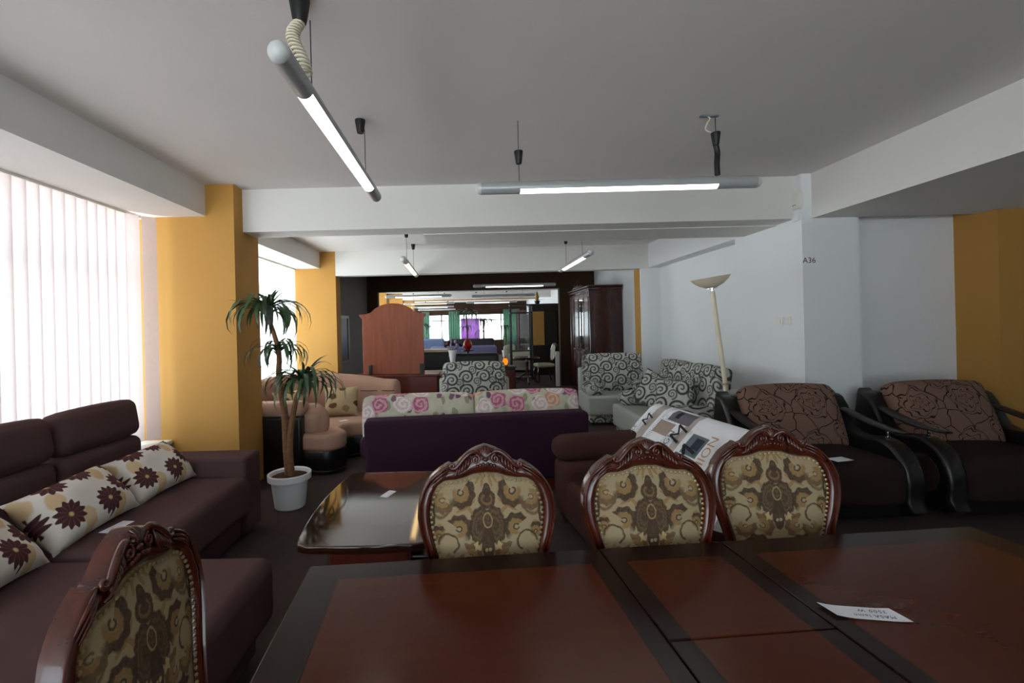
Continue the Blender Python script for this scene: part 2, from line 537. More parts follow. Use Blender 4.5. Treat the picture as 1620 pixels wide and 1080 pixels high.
def rbox(x0, x1, y0, y1, z0, z1, r=.03, seg=3, puff=0.0):
    """box with rounded edges; puff swells the faces like upholstery"""
    if puff:
        return soft((x0 + x1) / 2, (y0 + y1) / 2, (z0 + z1) / 2, x1 - x0, y1 - y0, z1 - z0, r, puff)
    b = bmesh.new()
    bmesh.ops.create_cube(b, size=1)
    for v in b.verts:
        v.co = Vector(((x0 + x1) / 2 + v.co.x * (x1 - x0), (y0 + y1) / 2 + v.co.y * (y1 - y0), (z0 + z1) / 2 + v.co.z * (z1 - z0)))
    r = min(r, .49 * min(x1 - x0, y1 - y0, z1 - z0))
    bmesh.ops.bevel(b, geom=list(b.edges), offset=r, segments=seg, profile=.5, affect='EDGES')
    ext = (x1 - x0, y1 - y0, z1 - z0)
    b.faces.index_update()
    flat = [f.index for f in b.faces if max(abs(c) for c in f.normal) > .9999 and f.calc_area() > 1.2 * r * r]
    return bm_out(b) + (flat,)

def soft(cx, cy, cz, w, d, h, r, puff):
    """rounded box on a subdivided grid whose faces bulge by puff"""
    n = 10
    b = bmesh.new()
    bmesh.ops.create_cube(b, size=2)
    bmesh.ops.subdivide_edges(b, edges=list(b.edges), cuts=n - 1, use_grid_fill=True)
    hs = (w / 2, d / 2, h / 2); r = min(r, .95 * min(hs))
    for v in b.verts:
        q = [v.co[i] for i in range(3)]
        # crowd samples toward the edges
        q = [math.copysign(1 - (1 - abs(t)) ** 1.35, t) for t in q]
        p = [q[i] * hs[i] for i in range(3)]
        inner = [max(-(hs[i] - r), min(hs[i] - r, p[i])) for i in range(3)]
        dv = Vector([p[i] - inner[i] for i in range(3)])
        if dv.length > 1e-9:
            m = max(abs(dv[0]), abs(dv[1]), abs(dv[2]))
            dv = dv.normalized() * m
        p = [inner[i] + dv[i] for i in range(3)]
        for i in range(3):
            j, k = (i + 1) % 3, (i + 2) % 3
            p[i] += math.copysign(1, q[i]) * abs(q[i]) ** 4 * puff * (1 - q[j] ** 2) * (1 - q[k] ** 2)
        v.co = Vector((cx + p[0], cy + p[1], cz + p[2]))
    return bm_out(b)

def prism(poly, lo, hi, axis='z', bev=0.0, seg=2):
    b = bmesh.new()
    def P(a, c, t):
        return {'z': (a, c, t), 'y': (a, t, c), 'x': (t, a, c)}[axis]
    vs_ = [b.verts.new(P(a, c, lo)) for a, c in poly]
    f = b.faces.new(vs_)
    r = bmesh.ops.extrude_face_region(b, geom=[f])
    off = Vector(P(0, 0, hi - lo))
    for e in r['geom']:
        if isinstance(e, bmesh.types.BMVert): e.co += off
    bmesh.ops.recalc_face_normals(b, faces=b.faces)
    if bev:
        ed = [e for e in b.edges if len(e.link_faces) == 2 and (len(e.link_faces[0].verts) > 4 or len(e.link_faces[1].verts) > 4 or len(poly) <= 4)]
        bmesh.ops.bevel(b, geom=ed, offset=bev, segments=seg, profile=.5, affect='EDGES')
    b.faces.index_update()
    k = max(len(f.verts) for f in b.faces)
    flat = [f.index for f in b.faces if len(f.verts) == k and k > 4]
    return bm_out(b) + (flat,)

def lathe(prof, n=24, c=(0, 0, 0)):
    v, f = [], []
    m = len(prof)
    for i in range(n):
        a = 2 * math.pi * i / n
        for r, z in prof: v.append((c[0] + r * math.cos(a), c[1] + r * math.sin(a), c[2] + z))
    for i in range(n):
        j = (i + 1) % n
        for k in range(m - 1): f.append((i * m + k, j * m + k, j * m + k + 1, i * m + k + 1))
    f.append(tuple(i * m for i in range(n))[::-1]); f.append(tuple(i * m + m - 1 for i in range(n)))
    return v, f

def tube(pts, r, n=8, flat=1.0, up=None):
    """swept round bar; r a number or one per point"""
    pts = [Vector(p) for p in pts]
    rs = r if isinstance(r, (list, tuple)) else [r] * len(pts)
    v, f = [], []
    up = Vector(up) if up else None
    prev = None
    for i, p in enumerate(pts):
        t = (pts[min(i + 1, len(pts) - 1)] - pts[max(i - 1, 0)])
        if t.length < 1e-9: t = Vector((0, 0, 1))
        t.normalize()
        if up is not None: a = up.cross(t)
        elif prev is not None: a = prev - t * prev.dot(t)
        else: a = t.cross(Vector((0, 0, 1)) if abs(t.z) < .9 else Vector((1, 0, 0)))
        if a.length < 1e-6: a = t.orthogonal()
        a.normalize(); prev = a
        b = t.cross(a)
        for k in range(n):
            q = 2 * math.pi * k / n
            v.append(tuple(p + a * math.cos(q) * rs[i] + b * math.sin(q) * rs[i] * flat))
    for i in range(len(pts) - 1):
        for k in range(n):
            l = (k + 1) % n
            f.append((i * n + k, i * n + l, (i + 1) * n + l, (i + 1) * n + k))
    f.append(tuple(range(n))[::-1]); f.append(tuple((len(pts) - 1) * n + k for k in range(n)))
    return v, f

def ball(c, rx, ry=None, rz=None, n=12, m=8):
    ry = ry or rx; rz = rz or rx
    v = [(c[0], c[1], c[2] - rz)]; f = []
    for i in range(1, m):
        a = math.pi * i / m - math.pi / 2
        for k in range(n):
            q = 2 * math.pi * k / n
            v.append((c[0] + rx * math.cos(a) * math.cos(q), c[1] + ry * math.cos(a) * math.sin(q), c[2] + rz * math.sin(a)))
    v.append((c[0], c[1], c[2] + rz))
    for k in range(n):
        f.append((0, 1 + (k + 1) % n, 1 + k))
        f.append((len(v) - 1, len(v) - 1 - n + k, len(v) - 1 - n + (k + 1) % n))
    for i in range(m - 2):
        for k in range(n):
            l = (k + 1) % n
            f.append((1 + i * n + k, 1 + i * n + l, 1 + (i + 1) * n + l, 1 + (i + 1) * n + k))
    return v, f

def pillow(w, h, t, n=14, ear=.10, wob=0.0, seed=0):
    """scatter cushion lying in XY, centre at origin"""
    rr = random.Random(seed)
    ph = [rr.uniform(0, 6.28) for _ in range(4)]
    v, f = [], []
    for s in (1, -1):
        for i in range(n + 1):
            for j in range(n + 1):
                a, b = i / n * 2 - 1, j / n * 2 - 1
                k = max(0.0, (1 - abs(a) ** 2.6)) ** .5 * max(0.0, (1 - abs(b) ** 2.6)) ** .5
                pin = 1 - ear * (1 - abs(b) ** 2 * 1.0) * abs(a) ** 3, 1 - ear * (1 - abs(a) ** 2) * abs(b) ** 3
                z = s * t / 2 * k
                z += wob * math.sin(a * 4 + ph[0]) * math.sin(b * 3.5 + ph[1]) * k
                v.append((a * w / 2 * pin[0], b * h / 2 * pin[1], z))
    N = (n + 1) ** 2
    for i in range(n):
        for j in range(n):
            q = [i * (n + 1) + j, (i + 1) * (n + 1) + j, (i + 1) * (n + 1) + j + 1, i * (n + 1) + j + 1]
            f.append(tuple(q)); f.append(tuple(x + N for x in q[::-1]))
    b = bmesh.new()
    bv = [b.verts.new(p) for p in v]
    for q in f: b.faces.new([bv[x] for x in q])
    bmesh.ops.remove_doubles(b, verts=b.verts, dist=1e-5)
    return bm_out(b)

def loft(rings, cap=True):
    n = len(rings[0]); v = [p for r in rings for p in r]; f = []
    for i in range(len(rings) - 1):
        for k in range(n):
            l = (k + 1) % n
            f.append((i * n + k, i * n + l, (i + 1) * n + l, (i + 1) * n + k))
    if cap:
        f.append(tuple(range(n))[::-1]); f.append(tuple((len(rings) - 1) * n + k for k in range(n)))
    return v, f

def resample(pts, n, closed=False):
    pts = [Vector(p) for p in pts]
    if closed: pts = pts + [pts[0]]
    L = [0]
    for a, b in zip(pts, pts[1:]): L.append(L[-1] + (b - a).length)
    out = []
    for i in range(n):
        t = L[-1] * i / (n if closed else n - 1)
        k = 0
        while k < len(L) - 2 and L[k + 1] < t: k += 1
        s = (t - L[k]) / max(1e-9, L[k + 1] - L[k])
        out.append(pts[k].lerp(pts[k + 1], min(1, s)))
    return out

def smooth_path(pts, n, closed=False):
    """Catmull-Rom"""
    P = [Vector(p) for p in pts]; out = []
    m = len(P)
    segs = m if closed else m - 1
    for i in range(segs):
        def g(k): return P[k % m] if closed else P[max(0, min(m - 1, k))]
        a, b, c, d = g(i - 1), g(i), g(i + 1), g(i + 2)
        for j in range(n):
            t = j / n
            out.append(.5 * ((2 * b) + (c - a) * t + (2 * a - 5 * b + 4 * c - d) * t * t + (3 * b - a - 3 * c + d) * t ** 3))
    if not closed: out.append(P[-1])
    return out

# ------------------------------------------------------------------ object helpers
def thing(name, label, cat, loc=(0, 0, 0), rotz=0.0, group=None):
    o = bpy.data.objects.new(name, None); COL.objects.link(o)
    o.empty_display_size = .1
    o.location = loc; o.rotation_euler = (0, 0, rotz)
    o['label'] = label; o['category'] = cat
    if group: o['group'] = group
    return o
def part(name, vf, mat, parent, loc=(0, 0, 0), rot=(0, 0, 0), label=None, sharp=38):
    mb = vf if isinstance(vf, MB) else MB().add(vf)
    o = bpy.data.objects.new(name, mb.mesh(name, mat, sharp)); COL.objects.link(o)
    o.parent = parent; o.location = loc; o.rotation_euler = rot
    if label: o['label'] = label
    return o
def solo(name, vf, mat, label, cat, loc=(0, 0, 0), rot=(0, 0, 0), group=None, sharp=38):
    o = part(name, vf, mat, None, loc, rot, label, sharp)
    o['category'] = cat
    if group: o['group'] = group
    return o
def struct(name, vf, mat, label=None, sharp=38):
    o = part(name, vf, mat, None, sharp=sharp)
    o['kind'] = 'structure'
    if label: o['label'] = label
    return o
def twin(src, parent, loc=None, rot=None):
    c = src.copy(); COL.objects.link(c); c.parent = parent
    if loc is not None: c.location = loc
    if rot is not None: c.rotation_euler = rot
    return c
def dup(root, loc, rotz, label=None):
    r = root.copy(); COL.objects.link(r); r.location = loc; r.rotation_euler = (0, 0, rotz)
    if label: r['label'] = label
    for ch in list(root.children):
        c = ch.copy(); COL.objects.link(c); c.parent = r
        for g in ch.children:
            d = g.copy(); COL.objects.link(d); d.parent = c
    return r
def text_vf(s, size, shear=0.0, spacing=1.0, bold=0.0):
    cu = bpy.data.curves.new('t', 'FONT'); cu.body = s; cu.size = size; cu.shear = shear
    cu.align_x = 'CENTER'; cu.align_y = 'CENTER'; cu.space_character = spacing; cu.resolution_u = 3; cu.offset = bold
    ob = bpy.data.objects.new('t', cu); COL.objects.link(ob)
    dg = bpy.context.evaluated_depsgraph_get()
    me = bpy.data.meshes.new_from_object(ob.evaluated_get(dg))
    r = ([tuple(v.co) for v in me.vertices], [tuple(p.vertices) for p in me.polygons])
    bpy.data.objects.remove(ob); bpy.data.meshes.remove(me)
    return r

# ================================================================== the setting
CE = 2.88
struct('floor', box(-3.3, 7.2, -3.8, 25.4, -.2, 0), M['carpet'], 'dark brown carpet')
struct('ceiling', box(-3.3, 7.2, -3.8, 25.4, CE, CE + .2), M['ceiling'], 'white painted ceiling')
wl = MB().add(box(-3.25, -3.05, -3.8, 25.2, 0, .53)).add(box(-3.25, -3.05, -3.8, 25.2, 2.59, CE))
wl.add(box(-3.25, -3.05, 8.3, 12.2, .53, 2.59))
struct('wall_left', wl, M['white'])
struct('wall_back', MB().add(box(-3.3, 7.2, -3.8, -3.6, 0, .6)).add(box(-3.3, 7.2, -3.8, -3.6, 2.6, CE)).add(box(1.6, 7.2, -3.8, -3.6, .6, 2.6)).add(box(-3.3, -2.9, -3.8, -3.6, .6, 2.6)), M['white'])
wr = MB().add(box(3.2, 3.4, 4.56, 5.43, 0, CE)).add(box(3.42, 3.6, 5.43, 8.06, 0, CE)).add(box(3.2, 3.42, 5.43, 8.06, 2.47, CE))
wr.add(box(3.2, 3.42, 8.06, 11.4, 0, CE)).add(box(3.3, 3.45, 11.4, 25.2, 0, CE))
struct('wall_right', wr, M['white'], 'white wall with a shallow recess')
struct('wall_niche', box(3.4, 7.2, 4.55, 4.75, 0, CE), M['white'])
struct('wall_side', box(6.9, 7.1, -3.6, 4.55, 0, CE), M['white'])
# columns and beams
def column(n, x0, x1, y0, y1, mat, label): return struct('trim_%d' % n, box(x0, x1, y0, y1, 0, CE), mat, label)
column(1, -3.05, -2.13, 4.25, 4.74, M['yellow'], 'ochre column beside the plant')
column(2, -3.05, -2.26, 8.0, 8.28, M['yellow'], 'ochre column beyond the tan sofa')
column(3, 3.2, 3.74, 4.35, 4.56, M['white'], 'white column with number sticker')
struct('trim_4', box(4.85, 7.0, 4.17, 4.56, 0, CE), M['yellow'], 'ochre painted column at the side')
struct('trim_5', box(-2.26, 3.2, 4.42, 4.70, 2.47, CE), M['trimwhite'], 'white cross beam over the first bay')
struct('trim_6', box(-.42, 3.2, 4.70, 5.26, 2.462, CE), M['trimwhite'], 'widened soffit behind the cross beam')
struct('trim_7', box(-2.39, -2.39 - .66, -3.6, 4.25, 2.59, CE), M['trimwhite'], 'white edge beam over the window')
struct('trim_8', box(-2.53, -3.05, 4.74, 8.0, 2.59, CE), M['trimwhite'], 'white edge beam over the second window')
struct('trim_9', box(3.30, 6.9, -3.6, 4.35, 2.457, CE), M['trimwhite'], 'lowered ceiling along the side')
struct('trim_10', box(-2.26, 3.2, 8.0, 8.2, 2.455, CE), M['trimwhite'], 'white cross beam over the second bay')
struct('trim_11', box(3.06, 3.2, 8.0, 8.05, 0, 2.455), M['white'], 'white jamb')
struct('trim_12', box(3.05, 3.2, 8.05, 8.3, 0, 2.455), M['yellow'], 'ochre jamb')
# third bay: grey wall and dark partition with a wide opening
struct('wall_grey', box(-2.65, -2.45, 8.28, 11.4, 0, CE), M['greywall'])
pt = MB().add(box(-3.05, -2.19, 11.4, 11.6, 0, CE)).add(box(-2.19, 2.33, 11.4, 11.6, 2.43, CE)).add(box(2.33, 3.3, 11.4, 11.6, 0, CE))
struct('wall_partition', pt, M['darkbrown'], 'dark brown partition with a wide opening')
for i, yy in enumerate((14.2, 17.8, 21.4)):
    column(13 + i, -3.05, -2.45, yy, yy + .5, M['yellow'], 'ochre column in the far hall')
    struct('trim_%d' % (16 + i), box(-2.45, 3.3, yy, yy + .3, 2.62 if i != 2 else 2.78, CE), M['trimwhite'] if i != 2 else M['yellow'], 'cross beam in the far hall')
# far wall with windows
FW = MB().add(box(-3.2, 3.4, 25, 25.2, 0, .75)).add(box(-3.2, 3.4, 25, 25.2, 2.25, CE)).add(box(-3.2, -2.4, 25, 25.2, .75, 2.25)).add(box(2.9, 3.4, 25, 25.2, .75, 2.25))
struct('wall_far', FW, M['darkbrown'])

def window(n, axis, at, a0, a1, z0, z1, cuts, zcut, mat):
    w = bpy.data.objects.new('window_%d' % n, None); COL.objects.link(w); w['kind'] = 'structure'
    t = .05
    def bar(p, q, r, s): return box(at - t / 2, at + t / 2, p, q, r, s) if axis == 'x' else box(p, q, at - t / 2, at + t / 2, r, s)
    mb = MB()
    for e in (bar(a0, a1, z0, z0 + .06), bar(a0, a1, z1 - .06, z1), bar(a0, a0 + .06, z0, z1), bar(a1 - .06, a1, z0, z1)): mb.add(e)
    for c in cuts: mb.add(bar(c - .03, c + .03, z0, z1))
    if zcut: mb.add(bar(a0, a1, zcut - .025, zcut + .025))
    part('window_frame', mb, mat, w)
    ed = [a0] + list(cuts) + [a1]; ze = [z0, zcut, z1] if zcut else [z0, z1]
    for p, q in zip(ed, ed[1:]):
        for r, s in zip(ze, ze[1:]):
            g = .006
            part('pane', box(at - g / 2, at + g / 2, p + .02, q - .02, r + .02, s - .02) if axis == 'x' else box(p + .02, q - .02, at - g / 2, at + g / 2, r + .02, s - .02), M['glass'], w)
    return w
window(1, 'x', -3.15, -3.6, 4.25, .53, 2.59, [-2, -.4, 1.2, 2.8], 2.0, M['frame'])
window(2, 'x', -3.15, 4.74, 8.0, .53, 2.59, [5.8, 6.9], 2.0, M['frame'])
for i, (a, b) in enumerate(((12.2, 14.2), (14.7, 17.8), (18.3, 21.4), (21.9, 25.0))):
    window(3 + i, 'x', -3.15, a, b, .53, 2.59, [(a + b) / 2], 2.0, M['frame'])
window(7, 'y', 25.1, -2.4, 2.9, .75, 2.25, [-1.35, -.95, .15, .55, 1.9], 1.9, M['darkframe'])
window(8, 'y', -3.7, -2.9, 1.6, .6, 2.6, [-1.4, .1], 2.0, M['frame'])
struct('trim_20', rbox(-3.06, -2.74, -3.6, 4.25, .49, .53, .012, 2), M['frame'], 'white window sill')
struct('trim_21', rbox(-3.06, -2.9, 4.74, 8.0, .49, .53, .012, 2), M['frame'], 'white window sill of the second bay')

def blind(y0, y1, x, label, mat, turn=True, step=.1, z0=.56, z1=2.57):
    b = thing('vertical_blind', label, 'blind', (x, y0, 0))
    part('head_rail', box(-.02, .02, 0, y1 - y0, z1, 2.592), M['plastic'], b)
    w = .112; mb = MB(); n = 6
    v = []; f = []
    for i in range(n + 1):
        a = i / n * 2 - 1
        for z in (z0, z1): v.append((.008 * (1 - a * a), a * w / 2, z))
    f = [(2 * i, 2 * i + 2, 2 * i + 3, 2 * i + 1) for i in range(n)]
    mb.add((v, f))
    first = None
    k = 0
    y = .05
    while y < y1 - y0 - .02:
        rz = R(-16 + rnd.uniform(-4, 4))
        lx = 0
        if turn and y1 - y0 - y < .22:      # the last slats swing in toward the column
            q = 1 - (y1 - y0 - y) / .22
            rz = R(-25 - 40 * q); lx = .02 + .17 * q
        if first is None: first = part('slat', mb, mat, b, (lx, y, 0), (0, 0, rz))
        else: twin(first, b, (lx, y, 0), (0, 0, rz))
        y += step
    return b
blind(-3.5, 4.24, -2.97, 'long white vertical fabric blind behind the brown corner sofa', M['slat'])
blind(4.76, 7.98, -2.97, 'white vertical fabric blind behind the tan curved sofa', M['slat2'], False)

# wall fittings
for i, yy in enumerate((4.56, 4.68)):
    s = thing('light_switch', 'small white wall switch nearer the column corner' if i == 0 else 'small white wall switch farther from the column corner', 'switch', (3.2, yy, 1.49), 0, 'pair of wall switches')
    part('plate', rbox(-.012, 0, -.042, .042, -.042, .042, .006, 2), M['plastic'], s)
    part('rocker', rbox(-.02, -.011, -.028, .028, -.028, .028, .004, 2), M['plastic'], s)
jb = thing('junction_box', 'small white junction box at the top of the white column', 'electrical box', (3.17, 4.385, 2.63))
part('lid', rbox(-.012, .03, -.065, .06, -.085, .085, .01, 2), M['plastic'], jb)
part('slot', box(-.0135, -.011, -.02, .025, -.045, -.038), M['inkgrey'], jb)
part('conduit', rbox(.0, .03, -.025, .06, -.19, -.08, .006, 2), M['white'], jb)
st = thing('number_sticker', 'small white paper sticker reading A36 on the white column', 'sticker', (3.265, 4.348, 2.055))
part('paper', box(-.062, .085, -.001, .001, -.045, .045), M['white'], st)
part('lettering', text_vf('A36', .075), M['ink'], st, (-.005, -.0025, 0), (R(90), 0, 0))

# ================================================================== pendant lamps
LAMPL = 1.92; LR = .041
def arc_shell(x0, x1, a0, a1, r, n=14, thick=.0):
    v, f = [], []
    for x in (x0, x1):
        for i in range(n + 1):
            a = a0 + (a1 - a0) * i / n
            v.append((x, r * math.sin(a), -r * math.cos(a)))
    for i in range(n): f.append((i, i + 1, n + 2 + i, n + 1 + i))
    return v, f
def lamp_parts(t, warm=False, lit=True, L=LAMPL):
    h = L / 2 - LR; g = L * .343
    mb = MB()
    mb.add(arc_shell(-h, -g, -math.pi, math.pi, LR, 24)).add(arc_shell(g, h, -math.pi, math.pi, LR, 24))
    mb.add(arc_shell(-g, g, R(62), R(298), LR, 18))
    part('housing', mb, M['lampgrey'], t)
    for s in (-1, 1):
        rings = []
        for i in range(7):
            a = math.pi / 2 * i / 6
            rings.append([(s * (h + LR * math.sin(a)), max(.0005, LR * math.cos(a)) * math.sin(2 * math.pi * k / 20), max(.0005, LR * math.cos(a)) * math.cos(2 * math.pi * k / 20)) for k in range(20)])
        part('end_cap', loft(rings), M['lampend'], t)
    part('diffuser', arc_shell(-g, g, R(-62), R(62), LR * .97, 12), (M['tubewarm'] if warm else M['tube']) if lit else M['plastic'], t)
def cup(t, x, z, r=.034, h=.085):
    part('ceiling_cup', lathe([(.006, -h), (r * .62, -h), (r * .72, -h * .85), (r, -h * .1), (r, 0), (.004, 0)], 16, (x, 0, z)), M['black'], t)
def pendant(label, loc, rotz, warm=False, lit=True, cups=True, L=LAMPL, att=.30):
    t = thing('pendant_lamp', label, 'lamp', loc, rotz, 'tubular ceiling lamps')
    lamp_parts(t, warm, lit, L)
    up = CE - loc[2]
    for s in (-1, 1):
        part('cable', tube([(s * att * L, 0, LR * .9), (s * att * L, 0, up)], .0025, 6), M['black'], t)
        if cups: cup(t, s * att * L, up)
    return t
# the lamp that runs away from the camera, with a coiled cord
l1 = pendant('tubular lamp on a coiled pale cord running toward the cross beam', (-.664, 2.595, 2.52), R(90.3), cups=False, att=.29)
cup(l1, .22 * LAMPL, CE - 2.52)
up = CE - 2.52
cup(l1, -.36 * LAMPL, up, .042, .10)
coil = []
for i in range(150):
    q = i / 149
    a = q * 2 * math.pi * 15
    coil.append((-.36 * LAMPL + .024 * math.cos(a) - .035 * math.sin(q * 3.1), .024 * math.sin(a) + .02 * math.sin(q * 5), up - .10 - q * (up - .15)))
part('coiled_cord', tube(coil, .0055, 6), M['wire'], l1)
# the lamp across the room with hanging cups and loose wires
l2 = pendant('tubular lamp hung crosswise with loose wires at its ceiling hook', (1.04, 3.08, 2.43), R(-.15), cups=False, att=.345)
up = CE - 2.43
cup(l2, -.345 * LAMPL + .0, .245, .03, .085); cup(l2, .345 * LAMPL, .335, .03, .085)
part('sleeve', tube(smooth_path([(.345 * LAMPL, 0, .25), (.345 * LAMPL + .012, .006, .2), (.345 * LAMPL + .004, 0, .13), (.345 * LAMPL + .006, 0, .05)], 6), .018, 10), M['black'], l2)
part('loose_wire', tube(smooth_path([(.345 * LAMPL - .01, 0, .33), (.345 * LAMPL - .06, .01, .36), (.345 * LAMPL - .055, 0, .40), (.345 * LAMPL - .035, 0, .43), (.345 * LAMPL - .06, 0, up)], 6), .005, 6), M['wire'], l2)
part('hook_plate', box(.345 * LAMPL - .10, .345 * LAMPL + .02, -.012, .012, up - .008, up), M['inkgrey'], l2)
pendant('tubular lamp with a warm glow near the ochre column and plywood mirror back', (-.83, 7.0, 2.43), R(91), True, att=.26)
pendant('tubular lamp running away along the side of the white recess', (1.62, 6.83, 2.43), R(90.3), att=.26)
pendant('tubular lamp in front of the dark brown partition', (1.13, 10.6, 2.45), R(.8), att=.33)
pendant('lit tubular lamp just past the partition on the window side', (-1.36, 13.2, 2.44), R(.5))
pendant('unlit grey tubular lamp just past the partition', (1.12, 13.7, 2.43), R(.5), lit=False)
pendant('warm tubular lamp in the second row past the partition', (-1.38, 17.2, 2.44), R(.5), True)
pendant('cool white tubular lamp in the second row past the partition', (.97, 17.3, 2.44), R(.5))
pendant('tubular lamp in the third row of the far hall', (-1.5, 20.6, 2.46), R(.5))
pendant('tubular lamp in the last row by the far windows', (-1.5, 23.6, 2.46), R(.5), lit=False)

# ================================================================== dining table
TA = math.atan2(.163, 2.25)
TL, TW, TH = 2.27, .90, .76
e1 = Vector((math.cos(TA), math.sin(TA))); e2 = Vector((-math.sin(TA), math.cos(TA)))
corner = Vector((-.513, 1.449))
tc2 = corner + e1 * TL / 2 - e2 * TW / 2
tab = thing('dining_table', 'long glossy mahogany extending dining table with dark inlaid bands', 'table', (tc2.x, tc2.y, 0), TA)
def panel(x0, x1, y0, y1, bands, name, rounded=()):
    hx, hy = (x1 - x0) / 2, (y1 - y0) / 2
    part(name, rbox(-hx, hx, -hy, hy, -.032, 0, .004, 2), table_veneer('veneer_' + name + str(len(bpy.data.materials)), hx, hy, *bands), tab, ((x0 + x1) / 2, (y0 + y1) / 2, TH))
s1, s2 = .934 - TL / 2, 1.352 - TL / 2
g = .0012
panel(-TL / 2, s1 - g, -TW / 2, TW / 2, (.10, .052, .085, .085), 'end_panel')
panel(s1 + g, s2 - g, g - .0, TW / 2, (.052, .052, 0, .085), 'leaf_panel')
panel(s1 + g, s2 - g, -TW / 2, -g, (.052, .052, .085, 0), 'leaf_panel')
panel(s2 + g, TL / 2, -TW / 2, TW / 2, (.052, .10, .085, .085), 'end_panel')
part('edge_moulding', MB().add(box(-TL / 2 + .012, TL / 2 - .012, -TW / 2 + .012, TW / 2 - .012, TH - .05, TH - .033)), M['mahogdark'], tab)
ap = MB()
for y in (-1, 1): ap.add(box(-TL / 2 + .1, TL / 2 - .1, y * (TW / 2 - .09) - .012, y * (TW / 2 - .09) + .012, TH - .13, TH - .05))
for x in (-1, 1): ap.add(box(x * (TL / 2 - .1) - .012, x * (TL / 2 - .1) + .012, -TW / 2 + .09, TW / 2 - .09, TH - .13, TH - .05))
part('apron', ap, M['mahogdark'], tab)
def cabriole(h, k=1.0):
    c = [(0, 0, h), (0, -.0, h * .93), (.0, -.035 * k, h * .72), (0, -.01, h * .4), (0, .02 * k, h * .15), (0, -.012, h * .03), (0, -.03, 0)]
    return tube(smooth_path(c, 4), [.045 * k, .045 * k, .045 * k, .045 * k, .05 * k, .05 * k, .048 * k, .044 * k, .038 * k, .034 * k, .030 * k, .028 * k, .025 * k, .023 * k, .021 * k, .02 * k, .02 * k, .02 * k, .021 * k, .024 * k, .028 * k, .03 * k, .03 * k, .028 * k, .024 * k][:len(smooth_path(c, 4))], 10)
tl = MB().add(cabriole(TH - .05, 1.1))
lg = None
for x in (-1, 1):
    for y in (-1, 1):
        pos = (x * (TL / 2 - .1), y * (TW / 2 - .1), 0); rz = math.atan2(y, x) + math.pi / 2
        if lg is None: lg = part('leg', tl, M['mahogdark'], tab, pos, (0, 0, rz))
        else: twin(lg, tab, pos, (0, 0, rz))

# handwritten note lying on the table
nt = thing('price_note', 'curled strip of white paper with handwriting on the dining table', 'paper note', (.975, 1.148, TH + .001), R(-10))
v, f = [], []
for i in range(13):
    a = i / 12 * 2 - 1
    for j in (-1, 1):
        sk = .012 * j * -1 if a > 0 else 0
        v.append((a * .082 - j * .010, j * .026, .001 + .012 * max(0, -a - .45) ** 1.5 + (.006 * max(0, a - .6))))
f = [(2 * i, 2 * i + 2, 2 * i + 3, 2 * i + 1) for i in range(12)]
part('sheet', (v, f), M['paper'], nt)
wr_ = MB().add(text_vf('- MASA lemn', .017, .2, 1.15), Matrix.Translation((.026, -.011, 0)) @ Matrix.Rotation(math.pi, 4, 'Z'))
wr_.add(text_vf('- 3500 W', .017, .2, 1.2), Matrix.Translation((.032, .010, 0)) @ Matrix.Rotation(math.pi, 4, 'Z'))
part('handwriting', wr_, M['ink'], nt, (0, 0, .0022))

